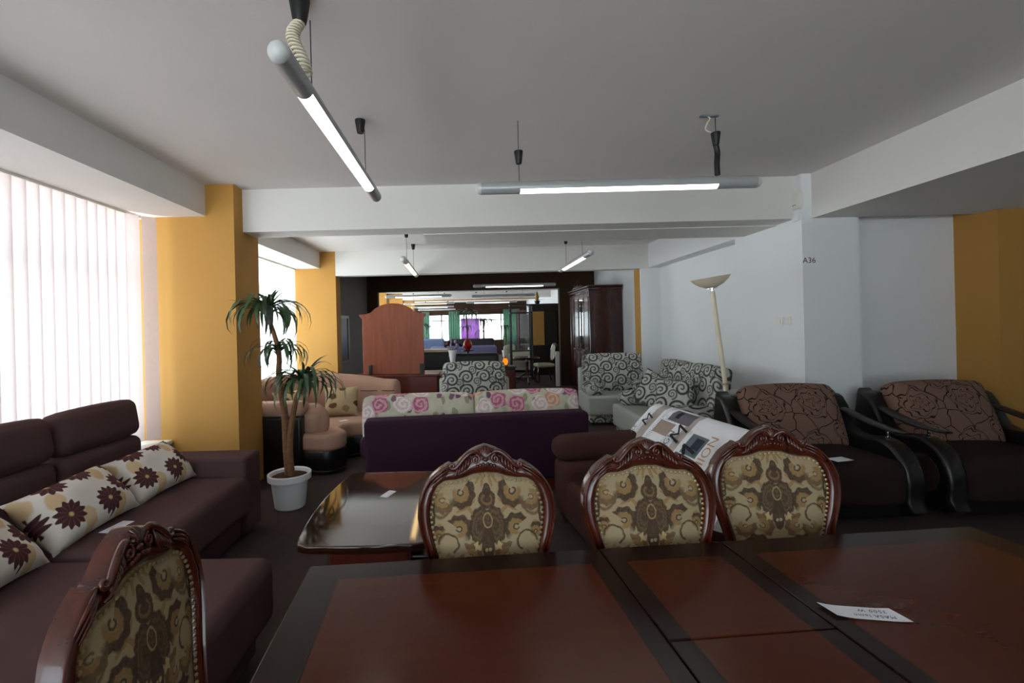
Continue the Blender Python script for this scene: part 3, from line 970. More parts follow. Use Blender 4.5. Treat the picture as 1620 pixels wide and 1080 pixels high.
# ================================================================== carved dining chairs
OUT = [(0, 1.084), (.028, 1.076), (.055, 1.064), (.080, 1.044), (.100, 1.026), (.114, 1.018), (.126, 1.028), (.155, 1.013), (.192, .985), (.220, .947), (.236, .905), (.240, .855), (.232, .805), (.214, .75), (.196, .69), (.182, .62), (.172, .55), (.165, .47)]
INN = [(0, .990), (.042, .987), (.075, .975), (.108, .969), (.143, .968), (.168, .953), (.188, .92), (.198, .87), (.196, .832), (.186, .78), (.172, .73), (.160, .68), (.150, .62), (.143, .56), (.140, .53)]
def lean(z): return max(0.0, z - .46) * .13
def make_chair(label, loc, rotz):
    t = thing('dining_chair', label, 'chair', loc, rotz, 'carved mahogany dining chairs')
    N = 46
    o = resample([(x, 0, z) for x, z in OUT], N); i_ = resample([(x, 0, z) for x, z in INN], N)
    o = [Vector((-p.x, 0, p.z)) for p in o[::-1]][:-1] + o
    i_ = [Vector((-p.x, 0, p.z)) for p in i_[::-1]][:-1] + i_
    prof = [(0.0, .024), (0.0, -.012), (.05, -.020), (.12, -.022), (.19, -.016), (.24, -.010), (.32, -.013), (.55, -.019), (.8, -.017), (.93, -.010), (1.0, .0), (1.0, .02)]
    rings = []
    for a, b in zip(o, i_):
        rg = []
        for q, y in prof:
            p = a.lerp(b, q); rg.append((p.x, y + lean(p.z), p.z))
        rings.append(rg)
    part('back_frame', loft(rings), M['mahog'], t, sharp=50)
    # carved crest: scrolls, leaves and a centre shell
    cr = MB()
    def tub(pts, r, n=7, flat=1.0):
        cr.add(tube([(p[0], lean(p[1]) - (p[2] if len(p) > 2 else .022), p[1]) for p in pts], r, n, flat))
    for s in (-1, 1):
        rim = smooth_path([(s * .022, 1.058, .02), (s * .040, 1.068, .024), (s * .062, 1.058, .026), (s * .085, 1.036, .026), (s * .104, 1.016, .026), (s * .120, 1.014, .026)], 5)
        tub(rim, [.006 + .003 * math.sin(math.pi * k / (len(rim) - 1)) for k in range(len(rim))])
        sp = []
        for k in range(26):
            a = k / 25 * 2 * math.pi * 1.35; r = .016 * (1 - k / 30)
            sp.append((s * (.034 + r * math.cos(a + 1.6) * .9), 1.042 + r * math.sin(a + 1.6), .025))
        tub(sp, .0042)
        sp = []
        for k in range(18):
            a = k / 17 * 2 * math.pi * 1.1; r = .010 * (1 - k / 24)
            sp.append((s * (.116 + r * math.cos(a - 2.0)), 1.022 + r * math.sin(a - 2.0), .026))
        tub(sp, .0042)
        for k in range(5):          # acanthus fronds falling from the rim
            x0 = .058 + k * .010; z0 = 1.052 - k * .008
            fr = smooth_path([(s * x0, z0, .022), (s * (x0 + .001 + k * .001), z0 - .024, .027), (s * (x0 + .012 + k * .002), z0 - .045 + k * .003, .022)], 5)
            tub(fr, [.0022 + .0034 * math.sin(math.pi * q / (len(fr) - 1)) for q in range(len(fr))], 6)
        for k in range(3):          # reeding on the shoulders
            fr = smooth_path([(s * (.126 + k * .002), 1.020 - k * .011, .020), (s * (.160), 1.003 - k * .011, .026), (s * (.196 - k * .004), .972 - k * .010, .021)], 5)
            tub(fr, [.0015 + .0034 * math.sin(math.pi * q / (len(fr) - 1)) for q in range(len(fr))], 6)
        for k in range(3):
            cr.add(ball((s * (.008 + .011 * k), lean(1.02) - .024, 1.024 - .003 * k), .006, .006, .006, 8, 6))
    for k in range(7):
        a = R(-60 + 20 * k)
        tub([(0, 1.045, .024), (.022 * math.sin(a), 1.048 + .026 * math.cos(a), .027), (.028 * math.sin(a), 1.046 + .038 * math.cos(a), .016)], [.003, .0048, .002], 6)
    cr.add(ball((0, lean(1.04) - .024, 1.040), .011, .008, .008, 10, 7))
    part('carved_crest', cr, M['mahog'], t, sharp=60)
    # upholstered panel
    ring = [p for p in i_] 
    cz = .80
    v, f = [], []
    K = 7; n = len(ring)
    for k in range(K + 1):
        q = k / K
        for p in ring:
            x = p.x * (1 - q); z = p.z + (cz - p.z) * q
            v.append((x, lean(z) - .002 - .018 * (1 - (1 - q) ** 2.2), z))
    for k in range(K):
        for m in range(n - 1): f.append((k * n + m, k * n + m + 1, (k + 1) * n + m + 1, (k + 1) * n + m))
        f.append((k * n + n - 1, k * n, (k + 1) * n, (k + 1) * n + n - 1))
    part('back_panel', (v, f), M['damask'], t, sharp=60)
    v2 = [(p.x, lean(p.z) + .016, p.z) for p in ring]
    part('rear_panel', (v2, [tuple(range(n))]), M['damask'], t)
    nails = MB()
    pts = resample([(p.x * .975, 0, p.z - .006 if p.z > .9 else p.z) for p in ring], 74)
    for p in pts: nails.add(ball((p.x, lean(p.z) - .0115, p.z), .0052, .0045, .0052, 7, 4))
    part('nailhead_trim', nails, M['brass'], t, label='row of brass nailheads')
    part('bottom_rail', box(-.165, .165, -.006, .022, .455, .53), M['mahog'], t)
    # seat, aprons, legs
    sp_ = [(-.20, .0), (.20, .0), (.235, -.22), (.245, -.43), (.12, -.465), (-.12, -.465), (-.245, -.43), (-.235, -.22)]
    part('seat_frame', prism(sp_, .37, .435, 'z', .008), M['mahog'], t)
    part('seat', MB().add(soft(0, -.225, .452, .44, .43, .07, .034, .02)), M['damask'], t)
    for s in (-1, 1):
        part('leg', MB().add(cabriole(.39, .9)), M['mahog'], t, (s * .205, -.42, 0), (0, 0, s * R(30)))
        part('leg', tube(smooth_path([(s * .178, .0, .47), (s * .178, .005, .3), (s * .18, .03, .12), (s * .182, .07, 0)], 5), .022, 8), M['mahog'], t)
    return t
ch = make_chair('carved mahogany chair at the table side, in front of the glossy coffee table', (.058, 1.545, 0), TA + R(-1))
dup(ch, (.636, 1.585, 0), TA + R(-1), 'middle carved mahogany chair of the three along the table side')
dup(ch, (1.168, 1.725, 0), TA + R(-8), 'carved mahogany chair at the table side, in front of the rose cushion armchair')
dup(ch, (-.675, 1.006, 0), R(95), 'carved mahogany chair at the end of the table beside the brown chaise')

# ================================================================== brown corner sofa by the window
sf = thing('corner_sofa', 'dark brown fabric corner sofa with raised headrests below the window blind', 'sofa', (-1.9, 2.2, 0))
def wp(t, vf_list):     # mesh given in room coordinates, moved to the thing's own frame
    m = Matrix.Translation(-Vector(t.location)) ; mb = MB()
    if t.rotation_euler[2]: m = Matrix.Rotation(-t.rotation_euler[2], 4, 'Z') @ m
    for q in vf_list: mb.add(q, m)
    return mb
BF = M['brownfab']
part('base', wp(sf, [box(-2.5, -1.66, 2.1, 3.3, .04, .24), box(-2.5, -1.0, .98, 2.1, .04, .22)]), BF, sf)
part('seat', wp(sf, [rbox(-2.36, -1.58, 2.17, 3.31, .20, .475, .05, 4)]), BF, sf)
part('chaise', wp(sf, [rbox(-2.36, -.925, .9, 2.165, .16, .46, .055, 4)]), BF, sf)
part('arm', wp(sf, [rbox(-2.6, -1.62, 3.3, 3.56, .04, .60, .025, 3)]), BF, sf)
for a, b in ((1.3, 1.96), (1.97, 2.62), (2.63, 3.30)):
    part('backrest', wp(sf, [rbox(-2.60, -2.33, a, b, .10, .80, .06, 4)]), BF, sf)
    h = part('headrest', soft(0, 0, 0, .15, b - a - .01, .25, .06, .012), BF, sf, (-2.42 + 1.9, (a + b) / 2 - 2.2, .925), (0, R(-9), 0))
    part('hinge', tube([(0.02, 0, -.12), (.02, 0, -.19)], .012, 8), M['chrome'], h)
part('foot', wp(sf, [lathe([(.02, 0), (.025, .05)], 12, (x, y, 0)) for x, y in ((-1.75, 3.2), (-1.05, 2.0), (-1.05, 1.1), (-2.4, 3.2), (-2.4, 1.1))]), M['chrome'], sf)
def cushion(name, label, mat, loc, rot, w, h, t, seed, group=None, cat='cushion'):
    return solo(name, pillow(w, h, t, wob=.012, seed=seed), mat, label, cat, loc, rot, group, sharp=80)
gr = 'daisy print cushions on the corner sofa'
cushion('scatter_cushion', 'white cushion with brown daisies next to the sofa arm', M['daisy'], (-2.10, 3.02, .605), (R(3), R(46), R(-2)), .35, .56, .22, 1, gr)
cushion('scatter_cushion', 'white cushion with brown daisies between the two other daisy cushions', M['daisy'], (-2.09, 2.44, .605), (R(4), R(46), R(3)), .35, .58, .23, 2, gr)
cushion('scatter_cushion', 'white cushion with brown daisies lying at the chaise corner', M['daisy'], (-2.04, 1.86, .595), (R(-6), R(44), R(8)), .35, .55, .21, 3, gr)
solo('price_tag', rbox(-.035, .035, -.075, .075, 0, .002, .0008, 1), M['paper'], 'white card tag lying on the brown sofa seat under the cushions', 'tag', (-1.90, 2.46, .4775), (0, 0, R(-8)))

# ================================================================== potted dragon tree
PX, PY = -1.553, 3.95
pl = thing('potted_dracaena', 'tall green dragon tree with three leaf crowns in a white plastic pot', 'potted plant', (PX, PY, 0))
part('pot', lathe([(.115, 0), (.125, .01), (.150, .22), (.155, .235), (.178, .24), (.180, .29), (.172, .295), (.158, .285), (.15, .25), (.001, .25)], 32), M['potwhite'], pl)
part('soil', lathe([(.001, .245), (.152, .245), (.15, .262), (.08, .272), (.001, .276)], 24), M['soil'], pl)
top = Vector((-.16, .0, 1.66)); low = Vector((-.075, -.0, 1.34)); side = Vector((.165, -.06, 1.06))
part('trunk', tube(smooth_path([(0, 0, .2), (-.02, 0, .5), (-.03, 0, .8), (-.07, .0, 1.1), (-.07, 0, 1.35), tuple(top)], 5), [.036 - .018 * i / 25 for i in range(26)], 9), M['bark'], pl)
part('trunk', tube(smooth_path([(.03, -.02, .2), (.02, -.03, .5), (.05, -.04, .75), (.10, -.05, .95), tuple(side)], 5), [.030 - .012 * i / 20 for i in range(21)], 9), M['bark'], pl)
def leaf_mesh(L, w, droop, seed):
    rr = random.Random(seed); n = 8; v = []; f = []
    for i in range(n + 1):
        q = i / n
        a = R(62) - droop * q ** 1.25
        if i == 0: x, z = 0.0, 0.0
        else:
            x += L / n * math.cos(a); z += L / n * math.sin(a)
        ww = w * (.55 + .9 * q) * (1 - q ** 2.6) + .001
        for s, d in ((-1, .25), (0, 0), (1, .25)): v.append((x, s * ww, z + d * ww))
    for i in range(n):
        for k in (0, 1): f.append((3 * i + k, 3 * i + k + 1, 3 * i + k + 4, 3 * i + k + 3))
    return v, f
leafm = [MB().add(leaf_mesh(L, w, R(d), i)).mesh('leaf', M[m], 60) for i, (L, w, d, m) in enumerate(((.58, .018, 168, 'leaf'), (.50, .019, 145, 'leaf'), (.42, .015, 105, 'leaf'), (.60, .018, 190, 'leafdk'), (.36, .013, 50, 'leaf')))]
def crown(c, n, ms, parent, sc=1.0, rr=rnd):
    for i in range(n):
        o = bpy.data.objects.new('leaf', leafm[ms[i % len(ms)]]); COL.objects.link(o); o.parent = parent
        o.location = c + Vector((0, 0, rr.uniform(-.05, .03)))
        k = sc * rr.uniform(.8, 1.08)
        o.rotation_euler = (rr.uniform(-.15, .15), rr.uniform(-.2, .25), i * 2.39996 + rr.uniform(-.3, .3)); o.scale = (k, k * 1.1, k)
crown(top, 58, (0, 1, 2, 3, 0, 4, 1), pl, .95)
crown(low, 32, (3, 0, 1, 3), pl, .74)
crown(side, 54, (0, 1, 3, 2, 0, 4), pl, .92)

# ================================================================== purple sofa with floral back cushions
ps = thing('purple_sofa', 'purple velvet sofa seen from behind with floral back cushions', 'sofa', (.075, 4.30, 0), R(6))
PV = M['purple']
part('back', rbox(-1.02, 1.02, -.19, .02, .10, .70, .035, 4), PV, ps)
part('plinth', box(-.99, .99, -.17, .85, .02, .12), M['redwood'], ps)
part('seat', rbox(-1.0, 1.0, .02, .88, .10, .42, .05, 4), PV, ps)
for s in (-1, 1):
    part('arm', rbox(s * 1.0 - .05 - (.04 if s < 0 else 0), s * 1.0 + .05, .05, .86, .30, .50, .05, 4), PV, ps)
part('back_cushion', soft(-.535, .17, .645, 1.06, .22, .47, .045, .015), M['rose'], ps, rot=(R(-6), 0, 0), label='floral cushion in pale green and pink')
part('back_cushion', soft(.525, .17, .645, 1.03, .22, .47, .045, .015), M['rose'], ps, rot=(R(-6), 0, 0), label='floral cushion in pale green and pink')

# ================================================================== glossy coffee table
ct = thing('coffee_table', 'low glossy walnut coffee table with bowed sides', 'table', (-.52, 2.68, 0))
half = [(.30, -.525), (.335, -.35), (.352, -.15), (.355, .0), (.352, .15), (.335, .35), (.30, .525)]
pts = half + [(.18, .548), (.0, .556), (-.18, .548)] + [(-x, -y) for x, y in half] + [(-.18, -.548), (0, -.556), (.18, -.548)]
pts = [(p.x, p.y) for p in smooth_path([(a, b, 0) for a, b in pts], 2, True)]
part('table_top', prism(pts, .462, .50, 'z', .008, 3), M['gloss'], ct, sharp=50)
part('under_frame', prism([(a * .86, b * .86) for a, b in pts], .425, .462, 'z'), M['mahogdark'], ct)
for s in (-1, 1):
    part('pedestal', rbox(-.20, .20, s * .33 - .045, s * .33 + .045, .05, .43, .012, 2), M['redwood'], ct)
    part('foot', rbox(-.25, .25, s * .33 - .07, s * .33 + .07, 0, .05, .012, 2), M['mahogdark'], ct)
part('shelf', box(-.15, .15, -.29, .29, .14, .165), M['mahogdark'], ct)
solo('price_tag', rbox(-.025, .025, -.055, .055, 0, .002, .0008, 1), M['paper'], 'small white card tag lying on the glossy coffee table', 'tag', (-.50, 2.79, .5005), (0, 0, R(-22)))

# ================================================================== curved tan sofa
ts = thing('curved_sofa', 'tan curved corner sofa with black leather base below the second window', 'sofa', (-1.8, 5.4, 0))
bp = smooth_path([(-2.42, 4.92, 0), (-2.50, 5.4, 0), (-2.42, 5.85, 0), (-2.1, 6.10, 0), (-1.6, 6.18, 0), (-1.2, 6.16, 0), (-.93, 6.10, 0)], 5)
rings = []
for i, p in enumerate(bp):
    t = (bp[min(i + 1, len(bp) - 1)] - bp[max(0, i - 1)]).normalized(); nrm = Vector((t.y, -t.x, 0))
    q = i / (len(bp) - 1)
    zt = .86 + .10 * math.sin(math.pi * min(1, q * 1.15)) ** 1.0 - .02 * q
    cs = [(-.10, .22), (-.13, .5), (-.13, zt - .10), (-.09, zt - .03), (-.02, zt), (.05, zt - .03), (.085, zt - .10), (.09, .6), (.12, .42), (.12, .22)]
    if i in (0, len(bp) - 1): cs = [(a * .75, .22 + (z - .22) * .97) for a, z in cs]
    rings.append([tuple(p + nrm * a + Vector((0, 0, z))) for a, z in cs])
part('backrest', wp(ts, [loft(rings)]), M['tan'], ts, sharp=60)
sm = MB()
for k in range(3):
    i0 = 18 + k * 4
    if i0 + 3 < len(bp):
        a, b = bp[i0], bp[i0 + 3]
        sm.add(tube([(a.x, a.y - .105, .70), ((a.x + b.x) / 2, (a.y + b.y) / 2 - .106, .697), (b.x, b.y - .105, .70)], .006, 6))
part('stitching', wp(ts, [(sm.v, sm.f)]), M['brownfab'], ts)
seatp = [(-2.45, 4.95), (-1.72, 4.80), (-1.50, 4.76), (-1.36, 4.86), (-1.34, 5.02), (-1.44, 5.18), (-1.40, 5.38), (-1.15, 5.46), (-.92, 5.46), (-.92, 6.08), (-1.6, 6.14), (-2.1, 6.06), (-2.38, 5.8)]
sp2 = [(p.x, p.y) for p in smooth_path([(a, b, 0) for a, b in seatp], 3, True)]
cx = sum(a for a, b in sp2) / len(sp2); cy = sum(b for a, b in sp2) / len(sp2)
part('seat', wp(ts, [prism(sp2, .24, .42, 'z', .045, 4)]), M['tan'], ts, sharp=60)
part('base', wp(ts, [prism([(cx + (a - cx) * .97, cy + (b - cy) * .97) for a, b in sp2], .05, .25, 'z', .02, 2)]), M['blackleather'], ts)
part('base_trim', wp(ts, [prism([(cx + (a - cx) * 1.01, cy + (b - cy) * 1.01) for a, b in sp2], .015, .05, 'z', .008, 2)]), M['darkwood'], ts)
part('arm_panel', wp(ts, [rbox(-2.6, -1.74, 4.76, 4.96, .02, .62, .03, 3)]), M['blackleather'], ts)
part('arm_roll', wp(ts, [rbox(-2.6, -1.72, 4.77, 5.02, .60, .76, .07, 4)]), M['tan'], ts)
part('arm_cushion', wp(ts, [soft(-1.72, 5.0, .52, .34, .22, .34, .10, .03)]), M['tan'], ts)
cushion('scatter_cushion', 'beige leaf print cushion on the tan sofa by the ochre column', M['leafprint'], (-1.62, 5.86, .60), (R(62), 0, R(10)), .44, .40, .15, 5)
cushion('scatter_cushion', 'beige leaf print cushion on the tan sofa behind the palm leaves', M['leafprint'], (-2.16, 5.62, .60), (R(62), 0, R(55)), .42, .40, .15, 6)
solo('price_tag', rbox(-.03, .03, -.05, .05, 0, .002, .0008, 1), M['paper'], 'small white card tag on the tan sofa seat', 'tag', (-1.50, 5.5, .422), (0, 0, R(-50)))

# ================================================================== dresser with mirror, seen from behind
dr = thing('dresser', 'red wood dresser with an arched plywood mirror back seen from behind', 'dresser', (-1.05, 6.95, 0))
part('body', rbox(-.60, .60, -.22, .24, .06, .80, .008, 2), M['redwood'], dr)
part('top', rbox(-.63, .63, -.24, .27, .80, .83, .008, 2), M['redwood'], dr)
part('plinth', box(-.57, .57, -.19, .21, 0, .06), M['darkwood'], dr)
for k in range(3): part('drawer', rbox(-.56, .56, .235, .255, .09 + k * .235, .31 + k * .235, .006, 2), M['redwood'], dr)
hp = [(.455, .83), (.455, 1.66), (.49, 1.70), (.50, 1.73), (.40, 1.735), (.33, 1.755), (.27, 1.81), (.18, 1.86), (.09, 1.885), (0, 1.89)]
arch = hp + [(-a, b) for a, b in hp[-2::-1]]
part('mirror_back', prism(arch, -.10, -.075, 'y', .004, 1), M['orange'], dr, (-.05, 0, 0))
part('mirror_frame', prism(arch, -.075, -.04, 'y', .004, 1), M['redwood'], dr, (-.05, 0, 0))
part('mirror', prism([(a * .82, .83 + (b - .83) * .86 + .05) for a, b in arch], -.04, -.036, 'y'), M['mirror'], dr, (-.05, 0, 0))
for x in (-.42, .34): part('bracket', rbox(x, x + .05, -.13, -.095, .68, .98, .006, 1), M['black'], dr)

# ================================================================== grey swirl armchairs and sofa
def swirl_seat(name, label, cat, loc, rotz, w, group=None, cushions=False):
    t = thing(name, label, cat, loc, rotz, group)
    h = w / 2
    part('plinth', rbox(-h + .03, h - .03, -.42, .38, .04, .16, .02, 2), M['swirl'], t)
    part('seat_base', rbox(-h, h, -.45, .40, .15, .44, .035, 3), M['greyfab'], t)
    part('back_shell', rbox(-h, h, .30, .44, .15, .80, .035, 3), M['greyfab'], t)
    k = 1 if w < 1.3 else 2
    for i in range(k):
        a = -h + .06 + (w - .12) * i / k; b = -h + .06 + (w - .12) * (i + 1) / k
        part('back_cushion', soft((a + b) / 2, 0, 0, b - a - .01, .19, .60, .045, .02), M['swirl'], t, (0, .24, .715), (R(-9), 0, 0))
    for s in (-1, 1):
        part('arm_bolster', soft(s * (h - .13), -.10, .52, .25, .56, .19, .085, .015), M['swirl'], t)
    for x in (-h + .08, h - .08):
        for y in (-.38, .34):
            part('leg', lathe([(.018, 0), (.024, .05)], 10, (x, y, 0)), M['chrome'], t)
    return t
swirl_seat('armchair', 'grey swirl patterned armchair behind the purple sofa', 'armchair', (.09, 6.12, 0), R(0), .98, 'grey swirl patterned seats')
swirl_seat('armchair', 'grey swirl patterned armchair in front of the dark wardrobe', 'armchair', (2.32, 7.18, 0), R(-4), 1.04, 'grey swirl patterned seats')
swirl_seat('two_seat_sofa', 'grey swirl patterned sofa against the white recessed wall', 'sofa', (2.38, 5.42, 0), R(-90), 1.5, 'grey swirl patterned seats')
sw = M['swirl']
def sq_cushion(label, loc, rot, seed):
    vf = pillow(.46, .46, .17, wob=.012, seed=seed)
    m = Matrix.Rotation(R(90), 4, 'X')
    return solo('scatter_cushion', MB().add(vf, m), sw, label, 'cushion', loc, rot, 'swirl cushions on the grey sofa', sharp=80)
sq_cushion('square swirl print cushion on the grey sofa beside the bolster', (2.25, 5.55, .685), (R(-24), R(14), R(-62)), 8)
sq_cushion('square swirl print cushion on the grey sofa beside the floor lamp', (2.25, 5.02, .675), (R(-24), R(-6), R(-50)), 9)

# ================================================================== brown sofa with newsprint cushion
bs = thing('fabric_sofa', 'brown fabric sofa with a thick headrest beside the purple sofa', 'sofa', (1.2, 3.1, 0), R(7))
BB = M['brownfab2']
part('seat_base', rbox(-.48, .62, -.62, .42, .07, .38, .05, 4), BB, bs)
part('backrest', rbox(-.50, .62, .25, .52, .10, .50, .06, 4), BB, bs)
part('headrest', soft(.05, .42, .575, 1.12, .24, .18, .075, .012), BB, bs)
part('side_back', rbox(.42, .62, -.62, .30, .30, .60, .06, 4), BB, bs)
for x in (-.43, .55):
    for y in (-.55, .45): part('foot', lathe([(.016, 0), (.02, .03), (.03, .075)], 12, (x, y, 0)), M['chrome'], bs)
part('hinge', lathe([(.008, 0), (.008, .03)], 8, (-.49, .40, .485)), M['chrome'], bs)
# cushion: long slab whose top rolls over
nw = thing('newsprint_cushion', 'long white cushion printed like a newspaper on the brown sofa', 'cushion', (1.345, 2.98, .665))
nw.rotation_euler = (0, 0, 0)
W2, H2 = .60, .31
n1, n2 = 26, 18
v, f = [], []
for i in range(n1 + 1):
    a = i / n1 * 2 - 1
    for j in range(n2 + 1):
        b = j / n2                      # runs down the face, over the roll, down the back
        if b < .55: yy = -H2 + (b / .55) * (H2 * 1.75); zz = .03 * math.sin(math.pi * b / .55)
        elif b < .75:
            q = (b - .55) / .2 * math.pi; yy = H2 * .75 + .075 * math.sin(q); zz = -.075 + .075 * math.cos(q)
        else: yy = H2 * .75 - (b - .75) / .25 * H2 * 1.6; zz = -.15
        e = 1 - .10 * abs(a) ** 6
        v.append((a * W2, yy * (1 - .04 * abs(a) ** 8), (zz + .075) * e - .075 + .006 * math.sin(a * 9) * (1 if b < .6 else 0)))
for i in range(n1):
    for j in range(n2): f.append((i * (n2 + 1) + j, (i + 1) * (n2 + 1) + j, (i + 1) * (n2 + 1) + j + 1, i * (n2 + 1) + j + 1))
    f.append((i * (n2 + 1) + n2, (i + 1) * (n2 + 1) + n2, (i + 1) * (n2 + 1), i * (n2 + 1)))
f.append(tuple(range(n2 + 1))[::-1]); f.append(tuple(n1 * (n2 + 1) + k for k in range(n2 + 1)))
NR = Euler((R(52), 0, R(-83)), 'XYZ')
body = part('cover', (v, f), M['news'], nw, rot=NR, sharp=60)
def ntext(s, size, x, y, rz, mat, bold=0.0, sp=1.0):
    part('print_lettering', MB().add(text_vf(s, size, 0, sp, bold), Matrix.Translation((x, y, .041)) @ Matrix.Rotation(rz, 4, 'Z')), mat, body)
ntext('FASHION', .095, .30, -.03, R(90), M['inkpeach'])
ntext('DESIGN', .075, -.09, -.02, R(90), M['inkgrey'])
ntext('M', .20, .14, -.02, R(78), M['ink'])
ntext('M', .17, -.02, .10, R(74), M['ink'])
ntext('M', .13, -.44, .12, R(72), M['ink'])
ntext('STYLE', .05, -.53, -.02, R(90), M['inkgrey'])

# ================================================================== rose cushion armchairs
def arm_chair(label, loc, rotz):
    t = thing('armchair', label, 'armchair', loc, rotz, 'black leather armchairs with rose cushions')
    part('seat', soft(0, -.06, .29, .82, .80, .34, .09, .02), M['seatbrown'], t)
    part('base', rbox(-.40, .40, -.38, .34, .03, .16, .02, 2), M['blackleather'], t)
    bk = [(-.52, .10), (.52, .10), (.54, .45), (.50, .80), (.44, .84), (-.44, .84), (-.50, .80), (-.54, .45)]
    part('back_shell', prism(bk, .30, .44, 'y', .02, 3), M['blackleather'], t)
    for s in (-1, 1):
        o = [(.42, .04), (.42, .80), (.36, .84), (.28, .82), (.20, .70), (.13, .58), (.0, .55), (-.12, .57), (-.22, .565), (-.32, .52), (-.39, .43), (-.43, .29), (-.42, .15), (-.38, .04)]
        oo = [(p.x, p.y) for p in smooth_path([(a, b, 0) for a, b in o], 2, True)]
        x0 = .40 if s > 0 else -.54
        a_ = part('arm', prism(oo, x0, x0 + .14, 'x', .03, 3), M['blackleather'], t, sharp=55)
        xs = s * .545
        disc = [(-.20 + .15 * math.cos(q * math.pi / 12), .30 + .15 * math.sin(q * math.pi / 12)) for q in range(24)]
        part('arm_inset', prism(disc, min(xs, xs - s * .02), max(xs, xs - s * .02), 'x', .006, 2), M['seatbrown'], a_)
        ar = smooth_path([(s * .47, .34, .74), (s * .475, .20, .715), (s * .48, .0, .665), (s * .48, -.2, .635), (s * .475, -.36, .635)], 6)
        part('armrest', tube([tuple(p) for p in ar], [.03 + .02 * math.sin(math.pi * k / (len(ar) - 1)) for k in range(len(ar))], 10, .38, up=(0, 0, 1)), M['darkwood'], t)
        part('armrest_post', lathe([(.022, .555), (.022, .575), (.011, .585), (.011, .61), (.02, .62), (.02, .635)], 14, (s * .47, -.20, 0)), M['chrome'], t)
    bc = part('back_cushion', MB().add(soft(0, 0, 0, .76, .54, .19, .05, .03)), M['rline'], t, (.0, .20, .66), (R(68), 0, 0), label='brown cushion with black rose outlines')
    return t
arm_chair('black leather armchair with a rose outline cushion and a tag on its seat', (2.76, 3.74, 0), R(0))
arm_chair('black leather armchair with a rose outline cushion beside the ochre column', (4.04, 3.74, 0), R(-2))
solo('price_tag', rbox(-.07, .07, -.045, .045, 0, .002, .0008, 1), M['paper'], 'white card tag lying on the black armchair seat', 'tag', (2.66, 3.30, .487), (0, 0, R(12)))

# ================================================================== floor lamp
fl = thing('floor_lamp', 'leaning cream floor lamp with an uplight bowl beside the white wall', 'floor lamp', (2.63, 4.52, 0))
part('base', lathe([(.001, 0), (.14, 0), (.14, .015), (.12, .03), (.02, .04), (.001, .04)], 28), M['cream'], fl)
hd = Vector((-.20, 0, 1.80))
part('pole', tube([(0, 0, .03), tuple(hd * .48 + Vector((0, 0, .02)))], .023, 12), M['cream'], fl)
part('joint', tube([tuple(hd * .475 + Vector((0, 0, .02))), tuple(hd * .485 + Vector((0, 0, .02)))], .0245, 12), M['brass'], fl)
part('pole', tube([tuple(hd * .485 + Vector((0, 0, .02))), tuple(hd)], .021, 12), M['cream'], fl)
part('neck', lathe([(.012, -.02), (.012, .02), (.05, .025), (.05, .032), (.01, .035)], 16), M['chrome'], fl, tuple(hd), (0, R(-8), 0))
part('bowl', lathe([(.001, .03), (.05, .034), (.11, .062), (.155, .10), (.178, .13), (.182, .134), (.174, .134), (.15, .108), (.10, .07), (.04, .045), (.001, .042)], 32), M['cream'], fl, tuple(hd), (0, R(-8), 0))

# ================================================================== wardrobe
wd = thing('wardrobe', 'tall dark mahogany wardrobe with carved cornice and mirrored doors', 'wardrobe', (2.84, 10.2, 0))
D2 = M['mahogdark']
part('body', box(-.30, .34, -.85, .85, .08, 2.22), D2, wd)
part('plinth', box(-.33, .34, -.88, .88, 0, .09), D2, wd)
part('cornice', MB().add(rbox(-.36, .34, -.90, .90, 2.20, 2.26, .015, 2)).add(rbox(-.39, .34, -.93, .93, 2.26, 2.30, .015, 2)), D2, wd)
cr = MB().add(prism([(-.5, 2.30), (-.3, 2.36), (-.14, 2.39), (-.06, 2.46), (0, 2.48), (.06, 2.46), (.14, 2.39), (.3, 2.36), (.5, 2.30)], -.37, -.32, 'x', .006, 1))
for s in (-1, 1):
    cr.add(tube([(-.375, s * (.1 + .06 * k / 10 + .05 * math.cos(k * .6)), 2.40 + .035 * math.sin(k * .6)) for k in range(11)], .012, 6))
part('carved_crest', cr, D2, wd)
for k in range(4):
    y0 = -.84 + k * .42
    d = part('door', rbox(-.325, -.30, y0 + .006, y0 + .414, .12, 2.17, .006, 2), D2, wd)
    part('panel', rbox(-.338, -.325, y0 + .07, y0 + .35, .98, 2.08, .012, 2), M['mirror'] if k == 1 else M['mahog'], d)
    part('panel', rbox(-.338, -.325, y0 + .07, y0 + .35, .20, .88, .012, 2), M['mahog'], d)
    part('knob', ball((-.345, y0 + (.38 if k % 2 == 0 else .04), .95), .018), M['brass'], d)
for y in (-.85, .85): part('pilaster', rbox(-.335, -.29, y - .03, y + .03, .1, 2.2, .015, 2), D2, wd)

# ================================================================== third bay
pf = thing('framed_picture', 'dark framed picture hanging on the grey wall', 'picture', (-2.448, 9.1, 1.32))
part('picture_frame', MB().add(box(0, .03, -.36, .36, .42, .48)).add(box(0, .03, -.36, .36, -.48, -.42)).add(box(0, .03, -.36, -.30, -.42, .42)).add(box(0, .03, .30, .36, -.42, .42)), M['gilt'], pf)
part('canvas', box(0, .015, -.30, .30, -.42, .42), M['picture'], pf)
